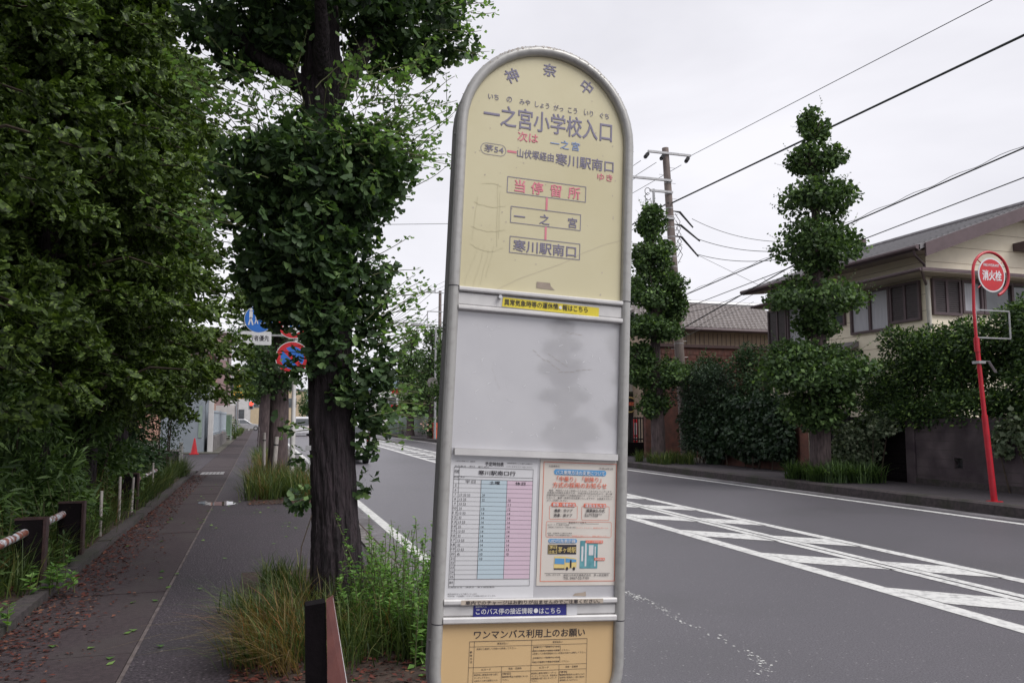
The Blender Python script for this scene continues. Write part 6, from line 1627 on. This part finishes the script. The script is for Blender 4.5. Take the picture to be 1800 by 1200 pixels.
def building(label, name, loc, size, wall, roofm, wins=(), gable=0.0, overhang=.3, group=None, wm='glass', rz=0):
    """box building, its front towards -Y; wins: (face, u0,u1,z0,z1)"""
    t = thing(name, label, 'building', loc, rz, group); w, d, h = size
    b = MB(); b.box((-w / 2, 0, -.3), (w / 2, d, h)); wl = b.build('wall', M[wall], t)
    b = MB()
    if gable:
        o = overhang; pr = [(-w / 2 - o, h - .02), (0, h + gable), (w / 2 + o, h - .02), (w / 2 + o, h - .16), (0, h + gable - .16), (-w / 2 - o, h - .16)]
        b.add([(x, -o, z) for x, z in pr] + [(x, d + o, z) for x, z in pr], [(0, 1, 4, 5), (1, 2, 3, 4), (6, 11, 10, 7), (7, 10, 9, 8), (0, 6, 7, 1), (1, 7, 8, 2), (5, 4, 10, 11), (4, 3, 9, 10), (0, 5, 11, 6), (2, 8, 9, 3)])
        b.add([(-w / 2, .001, h), (w / 2, .001, h), (0, .001, h + gable - .17)], [(0, 1, 2)])
    else: b.box((-w / 2 - overhang, -overhang, h), (w / 2 + overhang, d + overhang, h + .25))
    b.build('roof', M[roofm], t)
    for (fc, u0, u1, z0, z1) in wins:
        fr_ = MB(); pn = MB()
        def bx(mb, ua, ub, za, zb, d0, d1):
            if fc == 'f': mb.box((ua, -d1, za), (ub, -d0, zb))
            elif fc == 'r': mb.box((w / 2 + d0, ua, za), (w / 2 + d1, ub, zb))
            else: mb.box((-w / 2 - d1, ua, za), (-w / 2 - d0, ub, zb))
        t_ = .07
        bx(fr_, u0, u1, z0, z0 + t_, .002, .07); bx(fr_, u0, u1, z1 - t_, z1, .002, .07); bx(fr_, u0, u0 + t_, z0 + t_, z1 - t_, .002, .07); bx(fr_, u1 - t_, u1, z0 + t_, z1 - t_, .002, .07)
        m_ = (u0 + u1) / 2; bx(fr_, m_ - .03, m_ + .03, z0 + t_, z1 - t_, .002, .06)
        f2 = fr_.build('window', M['galv'], t); bx(pn, u0 + t_, u1 - t_, z0 + t_, z1 - t_, .004, .015); pn.build('pane', M[wm], f2)
    return t
building('salmon-walled house beyond the pale blue fence', 'salmon_house', (-6.6, 62.0, .03), (6.4, 8, 6.2), 'pinkwall', 'plum', [('r', 1.5, 3.2, 3.6, 5.0), ('f', .6, 2.4, 3.6, 5.0), ('r', 4.8, 6.4, .9, 2.2)], 1.6)
building('mauve block of flats behind the salmon house', 'apartment_building', (-6.9, 88.0, .03), (7.2, 12, 10.5), 'mauve', 'whitewall', [('r', 1.5, 3.5, 6.5, 8.0), ('r', 6, 8, 6.5, 8.0), ('f', .8, 2.8, 6.6, 8.0), ('f', .8, 2.8, 3.4, 4.8), ('r', 2, 4, 3.2, 4.6)])
building('pale building with a red stripe at the far crossing', 'far_building', (-7.5, 140.0, .03), (12, 14, 9.5), 'whitewall', 'pinkwall', [('f', 2.5, 5.5, 6.0, 8.0), ('f', -1.5, 1.5, 6.0, 8.0), ('f', 2.8, 5.2, .8, 3.2)])
building('grey-roofed shop across the far crossing', 'far_shop', (1.5, 175.0, .03), (16, 10, 7.5), 'beige', 'greyblue', [('f', -3, 1, 4.0, 6.0), ('f', 2, 6, 4.0, 6.0)], 2.0)
# signal, yellow board, poles
sg_ = thing('traffic_signal', 'pedestrian signal showing red over the far pavement', 'traffic signal', (-.9, 104.0, .02))
b = MB(); b.tube([(2.9, 0, 0), (2.9, 0, 4.2)], .09, 10); b.tube([(2.9, 0, 3.5), (.0, 0, 3.45)], .05, 8); b.build('pole', M['galv'], sg_)
b = MB(); b.bbox((-.05, 0, 3.25), (.62, .3, .95), ch=.05); b.bbox((1.05, 0, 3.55), (.5, .25, .8), ch=.05); b.build('housing', M['galv'], sg_)
b = MB(); b.cyl((-.05, -.19, 3.47), .23, .035, 'y', 20); b.build('red_lamp', M['lampred'], sg_); b = MB(); b.cyl((-.05, -.18, 3.02), .20, .028, 'y', 20); b.build('dark_lamp', M['black'], sg_)
yb = thing('warning_board', 'yellow warning board on a grey pole by the far crossing', 'road sign', (-2.35, 98.0, .03))
b = MB(); b.tube([(0, 0, 0), (0, 0, 6.0)], .08, 10); b.build('pole', M['galv'], yb)
b = MB(); b.box((-.55, -.13, 3.9), (.55, -.085, 5.6)); b.build('board', M['plate_yellow'], yb)
b = MB(); b.poly([(-.35, -.135, 4.75), (.35, -.135, 4.75), (0, -.135, 5.4)]); b.box((-.4, -.135, 4.1), (.4, -.1305, 4.3)); b.box((-.4, -.135, 4.4), (.4, -.1305, 4.55)); b.build('board_print', M['dark'], yb)
p_ = thing('plain_pole', 'plain dark wooden pole between the hoarding and the yellow board', 'pole', (-3.1, 84.0, .03)); b = MB(); b.tube([(0, 0, 0), (0, 0, 9)], [.15, .10], 10); b.build('shaft', M['stem'], p_, True); b = MB(); b.box((-.6, -.06, 7.4), (.6, .06, 7.5)); b.build('crossarm', M['galv'], p_)

# ------------------------------------------------------------------ far right side, seen between the big ginkgo and the sign
lt = thing('street_lamp', 'slim grey street lamp post just left of the sign, far along the opposite pavement', 'street lamp', (12.9, 60.4, .07))
b = MB(); b.tube([(0, 0, 0), (0, 0, 8.5)], [.10, .065], 12); b.build('post', M['galv'], lt, True)
b = MB(); b.tube([(0, 0, 8.45), (-.1, 0, 8.75), (-1.5, 0, 8.8)], .045, 8); b.bbox((-1.5, 0, 8.76), (.9, .3, .16), ch=.05); b.build('lamp_head', M['galv'], lt)
b = MB(); b.cyl((-.25, -.12, 4.3), .42, .03, 'y', 8); b.build('octagon_plate', M['kerb'], lt)
gf = thing('green_fence', 'pale green upright-slat fence beneath the distant ginkgos', 'fence', (14.2, 66.0, .07))
b = MB()
for k in range(70): b.box((-.03, k * .34, .35), (.03, k * .34 + .2, 2.6))
b.build('slats', M['fence_green'], gf); b = MB(); b.box((-.05, 0, -.1), (.05, 24, .34)); b.build('base_wall', M['kerb'], gf)
gf2 = thing('green_fence', 'short pale green fence section facing the camera by the rose bush', 'fence', (14.5, 66.0, .07))
b = MB()
for k in range(14): b.box((k * .3, -.03, .35), (k * .3 + .18, .03, 2.6))
b.build('slats', M['fence_green'], gf2); b = MB(); b.box((0, -.05, -.1), (4.3, .05, .34)); b.build('base_wall', M['kerb'], gf2)
ob = thing('orange_bin', 'orange bin beside the lamp post on the opposite pavement', 'bin', (13.3, 61.5, .07)); b = MB(); b.prism([(-.28, -.25), (.28, -.25), (.28, .25), (-.28, .25)], 0, 1.15, taper=1.12); b.build('body', M['orange'], ob); b = MB(); b.bbox((0, 0, 1.19), (.68, .62, .07), ch=.03); b.build('lid', M['orange'], ob)
rb_ = shrub('rose bush with pink blooms at the foot of the distant ginkgo', (13.0, 62.0, .07), [(0, 0, .7, 1.1, .9, .65, 1100), (.3, 0, 1.2, .8, .7, .45, 600)], OVAL, .15, 'shrub', None, 'rose_bush')
L = LV(); p, o = clump((.2, -.1, 1.15), (1.1, .9, .55), 90, 10, .5, .8); scatter(L, OVAL, p, o, .16, 0, .4, .6); L.build('blooms', M['rose'], rb_)
bh = building('beige house behind the green fence and the distant ginkgos', 'beige_house', (18.4, 70.0, .06), (7.0, 9, 6.2), 'beige', 'slate', [('f', -2.6, -1.2, 3.6, 5.0), ('l', 2, 4, 3.6, 5.0), ('l', 5.5, 7.5, 3.6, 5.0), ('f', -2.8, -1.4, .6, 2.6)], 1.7)
building('cream house with a blue-grey tiled roof far down the road', 'blue_roofed_house', (17.6, 98.0, .06), (9, 10, 5.2), 'whitewall', 'bluetile', [('f', -3.5, -1.5, 2.8, 4.2), ('f', .5, 2.5, 2.8, 4.2)], 2.4)
building('low flat-roofed building far down the opposite side', 'flat_building', (19.5, 125.0, .06), (16, 12, 8.5), 'whitewall', 'kerb', [('f', -6, -3, 4.6, 6.4), ('f', -1, 2, 4.6, 6.4), ('f', 3, 6, 4.6, 6.4)])
building('grey building closing the far end of the road', 'far_block', (8.0, 240.0, .06), (40, 14, 10), 'greyblue', 'kerb', [('f', -12, -8, 5, 7), ('f', -4, 0, 5, 7), ('f', 6, 10, 5, 7)])
rs = thing('red_board', 'small red roadside board seen through the leaves', 'sign board', (13.0, 78.0, .07)); b = MB(); b.tube([(0, 0, 0), (0, 0, 4.6)], .05, 8); b.build('pole', M['galv'], rs); b = MB(); b.bbox((-.2, -.08, 2.55), (1.1, .06, .7)); b.bbox((-.2, -.08, 4.2), (1.0, .06, .5)); b.build('board', M['signred'], rs)
gv = thing('green_bin', 'green waste container by the distant kerb', 'bin', (13.2, 82.0, .07)); b = MB(); b.prism([(-.7, -.5), (.7, -.5), (.7, .5), (-.7, .5)], .08, 1.1, taper=1.1); b.build('body', M['fence_green'], gv); b = MB(); b.bbox((0, 0, 1.14), (1.6, 1.16, .08), ch=.03); b.build('lid', M['plum'], gv)
# trees beyond the roofs
for k, (x, y, h) in enumerate(((2.5, 150, 7), (9.5, 165, 8), (16.5, 150, 9), (-14, 110, 9), (-12, 70, 8))):
    t = thing('far_tree', ['dark tree above the waiting van at the far crossing', 'rounded tree at the far end of the road', 'tree behind the flat-roofed building', 'tree behind the mauve flats', 'tree behind the salmon house'][k], 'tree', (x, y, 0), 0, 'trees beyond the far roofs')
    b = MB(); b.tube([(0, 0, -.2), (0, 0, h * .6)], [.3, .15], 8); b.build('trunk', M['bark_far'], t)
    L = LV(); p, o = clump((0, 0, h * .62), (h * .3, h * .3, h * .36), 1700, 16, .42, .7); scatter(L, OVAL, p, o, .42, .2, .5, .6); L.build('crown', M['gink_far'], t)
